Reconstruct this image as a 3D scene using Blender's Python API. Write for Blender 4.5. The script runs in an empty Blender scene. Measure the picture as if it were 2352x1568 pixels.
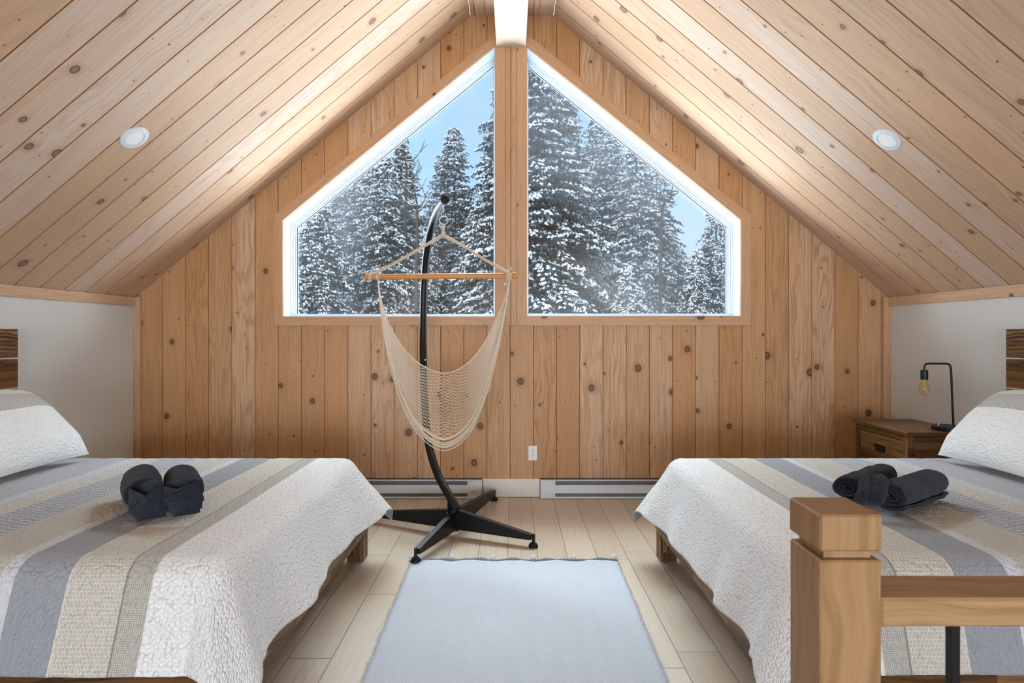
import bpy, math, random
from math import sin, cos, pi, sqrt, atan2, radians, hypot, floor, exp
from mathutils import Vector, Matrix, noise as mnoise

scene = bpy.context.scene
random.seed(7)
def lin(c):
    c /= 255.0
    return c/12.92 if c <= .04045 else ((c+.055)/1.055)**2.4
def RGB(r, g, b): return (lin(r), lin(g), lin(b), 1.0)

# ------------------------------------------------------------ camera
FPX, D, EYE = 1280.0, 4.46, 1.30      # focal length in px, distance to the gable wall, eye height
cam = bpy.data.cameras.new('camera'); camo = bpy.data.objects.new('camera', cam)
scene.collection.objects.link(camo); scene.camera = camo
camo.location = (0, 0, EYE); camo.rotation_euler = (pi/2, 0, 0)
cam.sensor_width = 36; cam.lens = 36*FPX/2352.0; cam.shift_y = -16/2352.0
cam.clip_end = 400; cam.clip_start = .05
cam.dof.use_dof = True; cam.dof.focus_distance = 3.4; cam.dof.aperture_fstop = 9
def P(px, py, d):
    return Vector(((px-1176)*d/FPX, d, EYE-(py-768)*d/FPX))

# ------------------------------------------------------------ world (winter sky)
w = bpy.data.worlds.new('winter_sky'); scene.world = w; w.use_nodes = True
nt = w.node_tree; nt.nodes.clear()
out = nt.nodes.new('ShaderNodeOutputWorld'); bg = nt.nodes.new('ShaderNodeBackground')
tc = nt.nodes.new('ShaderNodeTexCoord'); sp = nt.nodes.new('ShaderNodeSeparateXYZ')
nt.links.new(tc.outputs['Generated'], sp.inputs[0])
cr = nt.nodes.new('ShaderNodeValToRGB'); nt.links.new(sp.outputs['Z'], cr.inputs[0])
e = cr.color_ramp.elements
e[0].position = 0.0; e[0].color = RGB(226, 235, 248)
e[1].position = .50; e[1].color = RGB(132, 182, 240)
x_ = e.new(.14); x_.color = RGB(206, 226, 250)
x_ = e.new(.30); x_.color = RGB(160, 206, 252)
x_ = e.new(1.0); x_.color = RGB(215, 228, 245)
nz = nt.nodes.new('ShaderNodeTexNoise'); nz.inputs['Scale'].default_value = 3.0; nz.inputs['Detail'].default_value = 5
nt.links.new(tc.outputs['Generated'], nz.inputs['Vector'])
mr = nt.nodes.new('ShaderNodeMapRange'); mr.inputs[1].default_value = .5; mr.inputs[2].default_value = .8
mr.inputs[3].default_value = 0; mr.inputs[4].default_value = .45
nt.links.new(nz.outputs[0], mr.inputs[0])
mx = nt.nodes.new('ShaderNodeMix'); mx.data_type = 'RGBA'
nt.links.new(mr.outputs[0], mx.inputs[0]); nt.links.new(cr.outputs[0], mx.inputs[6]); mx.inputs[7].default_value = RGB(225, 236, 250)
nt.links.new(mx.outputs[2], bg.inputs['Color']); bg.inputs['Strength'].default_value = 1.3
nt.links.new(bg.outputs[0], out.inputs[0])

# ------------------------------------------------------------ lights
def area(name, loc, target, sx, sy, power, col):
    l = bpy.data.lights.new(name, 'AREA'); l.shape = 'RECTANGLE'; l.size = sx; l.size_y = sy
    l.energy = power; l.color = col
    o = bpy.data.objects.new(name, l); scene.collection.objects.link(o); o.location = loc
    o.rotation_euler = (Vector(target)-Vector(loc)).to_track_quat('-Z', 'Y').to_euler()
    return o
# added unseen lamps standing in for snow and sky light, plus a rear fill
area('snow_fill', (0, 6.2, -0.2), (0, 4.2, 0.9), 6.5, 2.2, 640, (.88, .95, 1.0))  # added lamp below sill height, mimics light bounced off snow
area('sill_fill', (0, 5.15, 0.8), (0, 4.45, 1.5), 4.6, .6, 60, (.88, .95, 1.0))  # added lamp under the windows to brighten the ceiling near the gable
for sx in (-1, 1): area('side_fill', (sx*3.9, 6.1, 1.2), (sx*1.5, 4.3, 1.55), 2.0, 2.8, 640, (.88, .95, 1.0))  # added lamps hidden beside the windows, lift the slopes near the wall
area('sky_fill', (0, 6.9, 5.5), (0, 0.9, 3.4), 5.0, 2.6, 1000, (.80, .91, 1.0))  # added lamp above the view, stands in for light from the sky
area('high_fill', (0, 6.0, 5.5), (0, 4.0, 4.2), 5.0, 1.6, 260, (.80, .91, 1.0))  # second upper lamp, added to lift the floor and rug
area('rear_fill', (0, -5.9, .98), (0, 4, 1.3), 5.4, 1.6, 430, (.74, .87, 1.0))  # added fill lamp, the rear wall has no window
sun = bpy.data.lights.new('winter_sun', 'SUN'); sun.energy = 2.3; sun.angle = radians(25); sun.color = (1, .98, .95)
so = bpy.data.objects.new('winter_sun', sun); scene.collection.objects.link(so)
so.rotation_euler = Vector((.45, 1.0, -.9)).to_track_quat('-Z', 'Y').to_euler()

vs = scene.view_settings
vs.view_transform = 'Standard'; vs.look = 'None'; vs.gamma = 1; vs.use_curve_mapping = False; vs.exposure = 0.06
scene.cycles.max_bounces = 8; scene.cycles.transparent_max_bounces = 12
scene.cycles.diffuse_bounces = 4; scene.cycles.use_adaptive_sampling = True; scene.cycles.adaptive_threshold = .06; scene.cycles.adaptive_min_samples = 16; scene.cycles.caustics_reflective = False; scene.cycles.caustics_refractive = False
scene.cycles.sample_clamp_indirect = 6; scene.cycles.use_denoising = True

# ------------------------------------------------------------ node helper
class G:
    def __init__(s, name):
        s.m = bpy.data.materials.new(name); s.m.use_nodes = True; s.t = s.m.node_tree
        s.t.nodes.clear(); s.o = s.n('OutputMaterial'); s.b = s.n('BsdfPrincipled')
        s.t.links.new(s.b.outputs[0], s.o.inputs[0])
    def n(s, k): return s.t.nodes.new('ShaderNode'+k)
    def l(s, a, b):
        if isinstance(a, bpy.types.NodeSocket): s.t.links.new(a, b)
        else: b.default_value = a
    def M(s, op, a, b=0.0, c=0.0, clamp=False):
        x = s.n('Math'); x.operation = op; x.use_clamp = clamp
        s.l(a, x.inputs[0]); s.l(b, x.inputs[1]); s.l(c, x.inputs[2]); return x.outputs[0]
    def mix(s, f, a, b, mode='MIX'):
        x = s.n('Mix'); x.data_type = 'RGBA'; x.blend_type = mode
        s.l(f, x.inputs[0]); s.l(a, x.inputs[6]); s.l(b, x.inputs[7]); return x.outputs[2]
    def xyz(s, x=0.0, y=0.0, z=0.0):
        c = s.n('CombineXYZ'); s.l(x, c.inputs[0]); s.l(y, c.inputs[1]); s.l(z, c.inputs[2]); return c.outputs[0]
    def uv(s):
        u = s.n('UVMap'); q = s.n('SeparateXYZ'); s.t.links.new(u.outputs[0], q.inputs[0]); return q.outputs[0], q.outputs[1]
    def obj(s):
        u = s.n('TexCoord'); return u.outputs['Object']
    def noise(s, vec, scale=1.0, detail=2.0, rough=.5, dist=0.0):
        x = s.n('TexNoise'); s.l(vec, x.inputs['Vector']); x.inputs['Scale'].default_value = scale
        x.inputs['Detail'].default_value = detail; x.inputs['Roughness'].default_value = rough; x.inputs['Distortion'].default_value = dist
        return x.outputs[0]
    def white(s, vec):
        x = s.n('TexWhiteNoise'); x.noise_dimensions = '3D'; s.l(vec, x.inputs['Vector']); return x.outputs[0], x.outputs[1]
    def vor(s, vec, scale=1.0, rnd=1.0, feat='F1', smooth=None):
        x = s.n('TexVoronoi'); x.feature = feat; x.voronoi_dimensions = '2D'; s.l(vec, x.inputs['Vector']); x.inputs['Scale'].default_value = scale
        x.inputs['Randomness'].default_value = rnd
        return x.outputs[0], x.outputs[1]
    def ramp(s, f, pts, const=False):
        r = s.n('ValToRGB'); s.l(f, r.inputs[0]); r.color_ramp.interpolation = 'CONSTANT' if const else 'LINEAR'
        e = r.color_ramp.elements; e[0].position, e[0].color = pts[0]; e[1].position, e[1].color = pts[-1]
        for p, c in pts[1:-1]:
            k = e.new(p); k.color = c
        return r.outputs[0]
    def smooth(s, x, a, b, c=0.0, d=1.0):
        r = s.n('MapRange'); r.interpolation_type = 'SMOOTHSTEP'; s.l(x, r.inputs[0])
        r.inputs[1].default_value = a; r.inputs[2].default_value = b; r.inputs[3].default_value = c; r.inputs[4].default_value = d
        return r.outputs[0]
    def bump(s, h, dist=.002, strength=1.0):
        b = s.n('Bump'); s.l(h, b.inputs['Height']); b.inputs['Distance'].default_value = dist; b.inputs['Strength'].default_value = strength
        s.l(b.outputs[0], s.b.inputs['Normal']); return b
    def fin(s, col, rough=.5, spec=.5, metal=0.0):
        s.l(col, s.b.inputs['Base Color']); s.l(rough, s.b.inputs['Roughness'])
        s.b.inputs['Specular IOR Level'].default_value = spec; s.b.inputs['Metallic'].default_value = metal
        return s.m

def plain(name, col, rough=.5, spec=.5, metal=0.0, bump=0.0, bscale=200, var=.05):
    g = G(name); n = g.noise(g.obj(), bscale if bump else 12, 3)
    c = g.mix(g.M('MULTIPLY', n, var*2), col, (0, 0, 0, 1))
    if bump: g.bump(n, bump)
    return g.fin(c, rough, spec, metal)

def wood(name, base, dark, warm, pale, pitch=0.0, knots=1.0, rough=.5, tone=.22, ring=.5, streak=.5, stave=0.0,
         knot_ring=RGB(62, 42, 30), knot_in=RGB(120, 88, 64), kscale=3.9, spec=.3, seam=None, low=.45):
    g = G(name); u, v = g.uv()
    oi = g.n('ObjectInfo').outputs['Random']
    idn = g.M('FLOOR', g.M('DIVIDE', v, pitch)) if pitch else g.M('MULTIPLY', oi, 71.0)
    if stave:
        r0, _ = g.white(g.xyz(idn, 3.3, 0))
        sid = g.M('FLOOR', g.M('ADD', g.M('DIVIDE', u, stave), g.M('MULTIPLY', r0, 7.0)))
        idn2 = g.M('ADD', idn, g.M('MULTIPLY', sid, 17.13))
    else: idn2 = idn
    rnd, rcol = g.white(g.xyz(idn2, 1.7, g.M('MULTIPLY', oi, 3.0) if not pitch else 0.0))
    sc = g.n('SeparateColor'); g.l(rcol, sc.inputs[0]); r1, r2, r3 = sc.outputs[0], sc.outputs[1], sc.outputs[2]
    U = g.M('ADD', u, g.M('MULTIPLY', rnd, 37.0)); V = g.M('ADD', v, g.M('MULTIPLY', r1, 5.0))
    warp = g.M('MULTIPLY', g.noise(g.xyz(U, V), 4.0, 2), .05)
    kd, kc = g.vor(g.xyz(g.M('MULTIPLY', U, .85), V), kscale, .9)
    kdm = g.M('DIVIDE', g.M('ADD', kd, g.M('MULTIPLY', warp, .35)), kscale)
    ks = g.n('SeparateColor'); g.l(kc, ks.inputs[0])
    big = g.M('POWER', ks.outputs[0], 2.2)
    rad = g.M('MULTIPLY', g.M('ADD', .0045, g.M('MULTIPLY', big, .026)), g.M('GREATER_THAN', ks.outputs[1], 1.0-.70*knots))
    t = g.M('DIVIDE', kdm, g.M('ADD', rad, .00001))
    # grain
    pull = g.M('MULTIPLY', g.M('POWER', 2.718, g.M('MULTIPLY', g.M('MULTIPLY', kdm, kdm), -500.0)), .018)
    Vw = g.M('ADD', V, g.M('ADD', pull, warp))
    n1 = g.noise(g.xyz(g.M('MULTIPLY', U, .55), g.M('MULTIPLY', Vw, 7.0)), 1.0, 1.5)
    rings = g.M('SINE', g.M('MULTIPLY', n1, 95.0))
    rings = g.M('MULTIPLY', g.smooth(rings, -.2, 1.0), g.M('MULTIPLY', r2, ring))
    n2 = g.noise(g.xyz(g.M('MULTIPLY', U, 1.6), g.M('MULTIPLY', Vw, 60.0)), 1.0, 3, .6)
    n3 = g.noise(g.xyz(g.M('MULTIPLY', U, 6.0), g.M('MULTIPLY', V, 420.0)), 1.0, 2, .6)
    st = g.M('MULTIPLY', g.smooth(n2, .35, .75), streak)
    f = g.M('ADD', g.M('ADD', rings, st), g.M('MULTIPLY', g.M('SUBTRACT', n3, .5), .35*streak), clamp=True)
    b2 = g.mix(g.M('MULTIPLY', r3, .75), base, warm)
    b3 = g.mix(g.M('MULTIPLY', g.smooth(r1, .45, 1.0), .85), b2, pale)
    lowf = g.noise(g.xyz(g.M('MULTIPLY', U, .9), g.M('MULTIPLY', V, 12.0)), 1.0, 2)
    b3 = g.mix(g.M('MULTIPLY', g.smooth(lowf, .42, .68), low), b3, warm)
    c = g.mix(f, b3, dark)
    c = g.mix(g.M('MULTIPLY', g.M('SUBTRACT', 1.0, rnd), tone), c, dark)
    # knots
    pd_, pc_ = g.vor(g.xyz(g.M('ADD', U, 7.7), V), 8.5, 1.0); ps_ = g.n('SeparateColor'); g.l(pc_, ps_.inputs[0])
    prad = g.M('MULTIPLY', g.M('ADD', .0015, g.M('MULTIPLY', g.M('POWER', ps_.outputs[0], 2.0), .0045)), g.M('GREATER_THAN', ps_.outputs[1], 1.0-.30*knots))
    pt_ = g.M('DIVIDE', g.M('DIVIDE', pd_, 8.5), g.M('ADD', prad, .00001))
    c = g.mix(g.smooth(pt_, .7, 1.4, .85, 0.0), c, knot_ring)
    halo = g.M('MULTIPLY', g.smooth(t, 1.0, 2.4, .40, 0.0), g.M('GREATER_THAN', rad, .001))
    c = g.mix(halo, c, dark)
    inside = g.smooth(t, .92, 1.08, .9, 0.0)
    kring = g.mix(g.M('ADD', g.smooth(t, .35, .95, .15, .9), g.M('MULTIPLY', g.M('SINE', g.M('MULTIPLY', t, 16.0)), .12)), knot_in, knot_ring)
    c = g.mix(inside, c, kring)
    if seam:
        fr = g.M('SUBTRACT', g.M('DIVIDE', v, pitch), idn); fr = g.M('MULTIPLY', g.M('MINIMUM', fr, g.M('SUBTRACT', 1.0, fr)), pitch)
        c = g.mix(g.smooth(fr, seam[0]*.8, seam[0]*1.2, 1.0, 0.0), c, seam[1])
    g.bump(g.M('ADD', g.M('MULTIPLY', f, -.6), n3), .0004, .5)
    return g.fin(c, rough, spec)

W = {}
W['gable'] = wood('pine_wall_boards', RGB(206, 164, 122), RGB(150, 104, 64), RGB(198, 146, 96), RGB(208, 176, 146), pitch=.1857, rough=.48, tone=.30, ring=.40, streak=.38, knots=1.05, seam=(.0018, RGB(132, 86, 54)))
W['ceil'] = wood('pine_ceiling_boards', RGB(204, 176, 152), RGB(160, 124, 98), RGB(200, 164, 132), RGB(206, 186, 172), pitch=.1875, rough=.5, tone=.2, ring=.26, streak=.26, knots=1.1, seam=(.0042, RGB(168, 112, 66)),
                 knot_ring=RGB(88, 68, 56), knot_in=RGB(146, 118, 96))
W['trim'] = wood('pine_trim', RGB(206, 168, 134), RGB(164, 120, 84), RGB(200, 156, 118), RGB(210, 180, 152), rough=.45, tone=.12, ring=.35, streak=.35, knots=.35)
W['beam'] = wood('pale_pine_beam', RGB(226, 214, 198), RGB(196, 172, 146), RGB(222, 206, 184), RGB(230, 220, 208), rough=.5, tone=.05, ring=.3, streak=.2, knots=.3,
                 knot_ring=RGB(140, 112, 90), knot_in=RGB(196, 168, 140))
W['acacia'] = wood('dark_acacia', RGB(132, 94, 56), RGB(54, 34, 20), RGB(148, 100, 50), RGB(162, 124, 78), pitch=.056, stave=.42, rough=.38, tone=.75, ring=.9, streak=.75, knots=.25,
                   knot_ring=RGB(36, 22, 14), knot_in=RGB(70, 44, 26), kscale=4.0)
W['acacia_plain'] = wood('dark_acacia_plank', RGB(112, 78, 46), RGB(44, 28, 16), RGB(126, 84, 42), RGB(136, 98, 60), pitch=.11, rough=.38, tone=.6, ring=.7, streak=.7, knots=.35, knot_ring=RGB(36, 22, 14), knot_in=RGB(70, 44, 26), kscale=4.0)
W['oak'] = wood('light_oak', RGB(164, 128, 88), RGB(124, 92, 60), RGB(158, 122, 82), RGB(168, 134, 96), rough=.42, tone=.05, ring=.0, streak=.8, knots=0.0, low=.1)
W['bamboo'] = wood('bamboo_bar', RGB(206, 140, 76), RGB(160, 92, 42), RGB(200, 130, 64), RGB(214, 152, 90), rough=.35, tone=.05, ring=.2, streak=.5, knots=0.0)

def floor_mat():
    g = G('wood_look_tile'); u, v = g.uv(); pw = .175; L = 1.05
    col = g.M('FLOOR', g.M('DIVIDE', v, pw)); fv = g.M('SUBTRACT', v, g.M('MULTIPLY', col, pw))
    r0, _ = g.white(g.xyz(col, 9.1, 0))
    uu = g.M('ADD', u, g.M('MULTIPLY', r0, L)); row = g.M('FLOOR', g.M('DIVIDE', uu, L)); fu = g.M('SUBTRACT', uu, g.M('MULTIPLY', row, L))
    rnd, rc = g.white(g.xyz(col, row, 2.2)); sc = g.n('SeparateColor'); g.l(rc, sc.inputs[0])
    dv = g.M('MINIMUM', fv, g.M('SUBTRACT', pw, fv)); du = g.M('MINIMUM', fu, g.M('SUBTRACT', L, fu))
    d = g.M('MINIMUM', dv, du); joint = g.smooth(d, .0012, .0026, 1.0, 0.0)
    U = g.M('ADD', u, g.M('MULTIPLY', rnd, 31.0)); V = g.M('ADD', v, g.M('MULTIPLY', sc.outputs[0], 9.0))
    wp = g.M('ADD', V, g.M('MULTIPLY', g.noise(g.xyz(U, V), 2.5, 2), .06))
    n1 = g.noise(g.xyz(g.M('MULTIPLY', U, .8), g.M('MULTIPLY', wp, 9.0)), 1.0, 2)
    rings = g.smooth(g.M('SINE', g.M('MULTIPLY', n1, 60.0)), -.2, 1.0)
    n2 = g.noise(g.xyz(g.M('MULTIPLY', U, 2.0), g.M('MULTIPLY', wp, 90.0)), 1.0, 3)
    f = g.M('ADD', g.M('MULTIPLY', rings, g.M('MULTIPLY', sc.outputs[1], .22)), g.M('MULTIPLY', g.smooth(n2, .4, .75), .4))
    c = g.mix(f, RGB(204, 188, 168), RGB(160, 138, 114))
    c = g.mix(g.M('MULTIPLY', sc.outputs[2], .55), c, RGB(214, 202, 184))
    c = g.mix(g.M('MULTIPLY', rnd, .35), c, RGB(176, 154, 130))
    c = g.mix(joint, c, RGB(128, 120, 110))
    g.bump(g.M('SUBTRACT', g.M('MULTIPLY', n2, .15), joint), .0012, .6)
    return g.fin(c, .34, .45)

def lattice(g, u, v, pitch, stagger=True):
    """distance (in cells) from the nearest lattice centre"""
    a = g.M('DIVIDE', u, pitch); b = g.M('DIVIDE', v, pitch)
    if stagger:
        row = g.M('FLOOR', b); a = g.M('ADD', a, g.M('MULTIPLY', g.M('MODULO', g.M('ABSOLUTE', row), 2.0), .5))
    fa = g.M('SUBTRACT', g.M('FRACT', a), .5); fb = g.M('SUBTRACT', g.M('FRACT', b), .5)
    return g.M('SQRT', g.M('ADD', g.M('MULTIPLY', fa, fa), g.M('MULTIPLY', fb, fb)))
def ringmask(g, d, r, wd):
    return g.smooth(g.M('ABSOLUTE', g.M('SUBTRACT', d, r)), wd*.5, wd, 1.0, 0.0)

def quilt_bump(g, u, v, dist=.006, extra=None):
    wv = g.M('ADD', v, g.M('MULTIPLY', g.noise(g.xyz(u, v), 22.0, 2), .022))
    wu = g.M('ADD', u, g.M('MULTIPLY', g.noise(g.xyz(v, u, 3.0), 22.0, 2), .022))
    d1, _ = g.vor(g.xyz(g.M('MULTIPLY', wu, 1.55), wv), 66.0, .85)
    n = g.noise(g.xyz(g.M('MULTIPLY', u, 1.8), v), 95.0, 3)
    h = g.M('SUBTRACT', g.M('MULTIPLY', n, .55), g.M('POWER', d1, 1.6))
    g.bump(h, dist, 1.0); return d1, n

def quilt_mat():
    g = G('striped_quilt_cotton'); u, v = g.uv()
    # u = distance from the hem at the foot (m)
    ucol = g.M('DIVIDE', u, 3.0)
    W_ = RGB(240, 241, 241); SP = RGB(146, 144, 138); BE = RGB(216, 211, 200); BL = RGB(150, 153, 160)
    LT = RGB(206, 208, 214); CH = RGB(194, 190, 182); DB = RGB(160, 165, 173); B2 = RGB(200, 195, 186); GR = RGB(186, 188, 194)
    k = QF
    bands = [(0, W_), (k+.135, SP), (k+.215, BE), (k+.39, BL), (k+.56, LT), (k+.605, CH), (k+.80, DB), (k+1.0, B2), (k+1.12, LT), (k+1.19, GR), (k+1.42, LT), (k+1.5, B2)]
    base = g.ramp(ucol, [(a/3.0, c) for a, c in bands], True)
    def band(a, b): return g.M('MULTIPLY', g.M('GREATER_THAN', u, a), g.M('LESS_THAN', u, b))
    d = lattice(g, u, v, .024); m1 = g.M('MAXIMUM', ringmask(g, d, .28, .035), ringmask(g, d, .44, .030))
    c = g.mix(g.M('MULTIPLY', g.M('MULTIPLY', m1, band(0, k+.135)), .50), base, RGB(150, 150, 150))
    d = lattice(g, u, v, .0115); m2 = g.M('MAXIMUM', ringmask(g, d, .27, .14), g.smooth(d, .60, .68))
    c = g.mix(g.M('MULTIPLY', g.M('MULTIPLY', m2, band(k+.215, k+.39)), .42), c, RGB(110, 102, 90))
    d = lattice(g, g.M('ADD', u, v), g.M('SUBTRACT', u, v), .012, False); m3 = g.M('MAXIMUM', ringmask(g, d, .40, .16), g.smooth(d, .04, .12, 1.0, 0.0))
    c = g.mix(g.M('MULTIPLY', g.M('MULTIPLY', m3, g.M('ADD', band(k+.135, k+.215), g.M('MULTIPLY', band(k+.605, k+.80), .7))), .65), c, RGB(226, 222, 212))
    nn = g.noise(g.xyz(u, v), 420.0, 2); 
    c = g.mix(g.M('MULTIPLY', g.smooth(nn, .5, .62), g.M('MULTIPLY', band(k+.39, k+.56), .35)), c, RGB(190, 194, 202))
    c = g.mix(g.M('MULTIPLY', g.smooth(nn, .5, .6), g.M('MULTIPLY', band(k+.605, k+.80), .5)), c, RGB(120, 112, 100))
    # chevron dashes
    tri = g.M('PINGPONG', u, .035)
    s1 = g.M('FRACT', g.M('DIVIDE', g.M('ADD', v, g.M('MULTIPLY', tri, .35)), .026))
    m4 = g.M('MULTIPLY', g.M('LESS_THAN', s1, .26), g.M('GREATER_THAN', g.M('FRACT', g.M('DIVIDE', u, .0175)), .22))
    c = g.mix(g.M('MULTIPLY', m4, band(k+.80, k+1.12)), c, RGB(222, 226, 230))
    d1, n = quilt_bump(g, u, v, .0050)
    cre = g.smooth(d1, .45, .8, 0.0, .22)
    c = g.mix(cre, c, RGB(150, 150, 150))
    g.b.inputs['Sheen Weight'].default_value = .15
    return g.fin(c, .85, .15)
QF = .40   # cloth length that hangs past the foot crease

def fabric(name, col, dark, scale=260, dist=.0015, rough=.9, sheen=.3):
    g = G(name); n = g.noise(g.obj(), scale, 3, .65); n2 = g.noise(g.obj(), 9, 2)
    c = g.mix(g.smooth(n, .35, .7), dark, col); c = g.mix(g.M('MULTIPLY', n2, .25), c, dark)
    g.bump(n, dist, 1.0); g.b.inputs['Sheen Weight'].default_value = sheen
    return g.fin(c, rough, .15)

def pillow_mat():
    g = G('quilted_sham_cotton'); u, v = g.uv()
    base = g.ramp(g.M('ADD', g.M('DIVIDE', v, .6), g.M('MULTIPLY', g.noise(g.xyz(u, v), 4.0, 1), .0)), [(0, RGB(240, 241, 240)), (.50, RGB(186, 184, 180)), (.68, RGB(220, 216, 204)), (1, RGB(226, 222, 212))], True)
    nn = g.noise(g.xyz(u, v), 300.0, 2)
    sp = g.M('MULTIPLY', g.M('GREATER_THAN', v, .30), g.M('MULTIPLY', g.smooth(nn, .5, .62), .4))
    c = g.mix(sp, base, RGB(232, 230, 226))
    d1, n = quilt_bump(g, v, u, .006)
    return g.fin(c, .85, .15)

def rug_mat():
    g = G('herringbone_cotton_rug'); u, v = g.uv()
    z = g.M('PINGPONG', v, .05)
    s_ = g.M('FRACT', g.M('DIVIDE', g.M('ADD', u, g.M('MULTIPLY', z, .9)), .0085))
    m = g.smooth(g.M('ABSOLUTE', g.M('SUBTRACT', s_, .5)), .12, .3)
    n = g.noise(g.xyz(u, g.M('MULTIPLY', v, 4.0)), 60.0, 3); n2 = g.noise(g.xyz(u, v), 6, 3)
    c = g.mix(g.M('MULTIPLY', m, g.M('ADD', .35, g.M('MULTIPLY', n, .5))), RGB(224, 229, 236), RGB(140, 148, 160))
    c = g.mix(g.M('MULTIPLY', n2, .25), c, RGB(200, 206, 216))
    g.bump(g.M('ADD', m, n), .0015, .8); return g.fin(c, .95, .1)

M_ = {}
M_['floor'] = floor_mat()
M_['wallwhite'] = plain('white_painted_drywall', RGB(214, 213, 211), .65, .25, bump=.0003, bscale=350, var=.02)
M_['white'] = plain('white_vinyl', RGB(208, 215, 222), .35, .5, var=.01)
M_['enamel'] = plain('white_enamel_steel', RGB(214, 216, 218), .35, .5, var=.01)
M_['baseb'] = plain('white_baseboard_paint', RGB(226, 220, 212), .4, .4, var=.02)
M_['black'] = plain('black_powder_coat', RGB(9, 9, 10), .42, .35, var=.02)
M_['rubber'] = plain('black_rubber', RGB(20, 20, 21), .6, .3)
M_['gasket'] = plain('black_gasket', RGB(22, 24, 26), .5)
M_['steel'] = plain('brushed_steel', RGB(190, 190, 192), .3, .5, 1.0)
M_['cover'] = plain('ivory_plate', RGB(238, 235, 228), .35)
M_['slot'] = plain('dark_slot', RGB(50, 48, 46), .6)
M_['lens'] = plain('frosted_lens', RGB(240, 240, 238), .5)
M_['mattress'] = fabric('mattress_cloth', RGB(220, 220, 218), RGB(200, 200, 198))
M_['towel'] = fabric('charcoal_terry', RGB(52, 58, 74), RGB(22, 25, 33), 340, .004, .95, .12)
M_['towelband'] = fabric('charcoal_hem', RGB(48, 53, 66), RGB(24, 26, 34), 700, .001, .8, .08)
M_['rope'] = fabric('cream_cotton_cord', RGB(240, 226, 206), RGB(206, 186, 164), 500, .0006, .9, .1)
M_['pom'] = fabric('white_wool', RGB(238, 236, 234), RGB(205, 204, 204), 300, .003)
M_['quiltback'] = fabric('grey_quilt_lining', RGB(150, 156, 164), RGB(112, 118, 128), 120, .003)
M_['quiltrim'] = fabric('speckled_binding', RGB(190, 188, 184), RGB(64, 64, 68), 160, .001)
M_['hem'] = fabric('grey_marl_hem', RGB(172, 178, 188), RGB(92, 98, 108), 240, .002)
M_['quilt'] = quilt_mat(); M_['pillow'] = pillow_mat(); M_['rug'] = rug_mat()
M_['snow'] = plain('snow', RGB(244, 248, 252), .7, .2, bump=.02, bscale=8, var=.01)
M_['needles'] = fabric('spruce_needles', RGB(84, 104, 106), RGB(38, 54, 58), 9, .0, .8, .0)
M_['bark'] = plain('grey_bark', RGB(92, 86, 82), .9, .1, bump=.01, bscale=20, var=.3)
def heater_slot_mat():
    g = G('heater_louver'); u, v = g.uv()
    d = lattice(g, u, v, .026, False); m = g.smooth(d, .10, .17, 1.0, 0.0)
    c = g.mix(m, RGB(112, 122, 132), RGB(40, 44, 50)); return g.fin(c, .4, .5)
M_['louver'] = heater_slot_mat()
def glass_mat(name, tint, rough=0.0, fac=None):
    m = bpy.data.materials.new(name); m.use_nodes = True; t = m.node_tree; t.nodes.clear()
    o = t.nodes.new('ShaderNodeOutputMaterial'); tr = t.nodes.new('ShaderNodeBsdfTransparent'); gl = t.nodes.new('ShaderNodeBsdfGlossy')
    lw = t.nodes.new('ShaderNodeLayerWeight'); lw.inputs[0].default_value = .5
    pw_ = t.nodes.new('ShaderNodeMath'); pw_.operation = 'POWER'; pw_.inputs[1].default_value = 5; t.links.new(lw.outputs['Facing'], pw_.inputs[0])
    fr = t.nodes.new('ShaderNodeMath'); fr.operation = 'MULTIPLY_ADD'; fr.inputs[1].default_value = .9; fr.inputs[2].default_value = .035; t.links.new(pw_.outputs[0], fr.inputs[0]); mi = t.nodes.new('ShaderNodeMixShader')
    tr.inputs[0].default_value = tint; gl.inputs['Roughness'].default_value = rough
    t.links.new(fr.outputs[0], mi.inputs[0]); t.links.new(tr.outputs[0], mi.inputs[1]); t.links.new(gl.outputs[0], mi.inputs[2]); t.links.new(mi.outputs[0], o.inputs[0])
    return m
M_['glass'] = glass_mat('window_glass', (.93, .965, .97, 1)); M_['bulb'] = glass_mat('amber_bulb_glass', (.97, .92, .78, 1))
M_['filament'] = plain('filament', RGB(214, 170, 96), .4)

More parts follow.
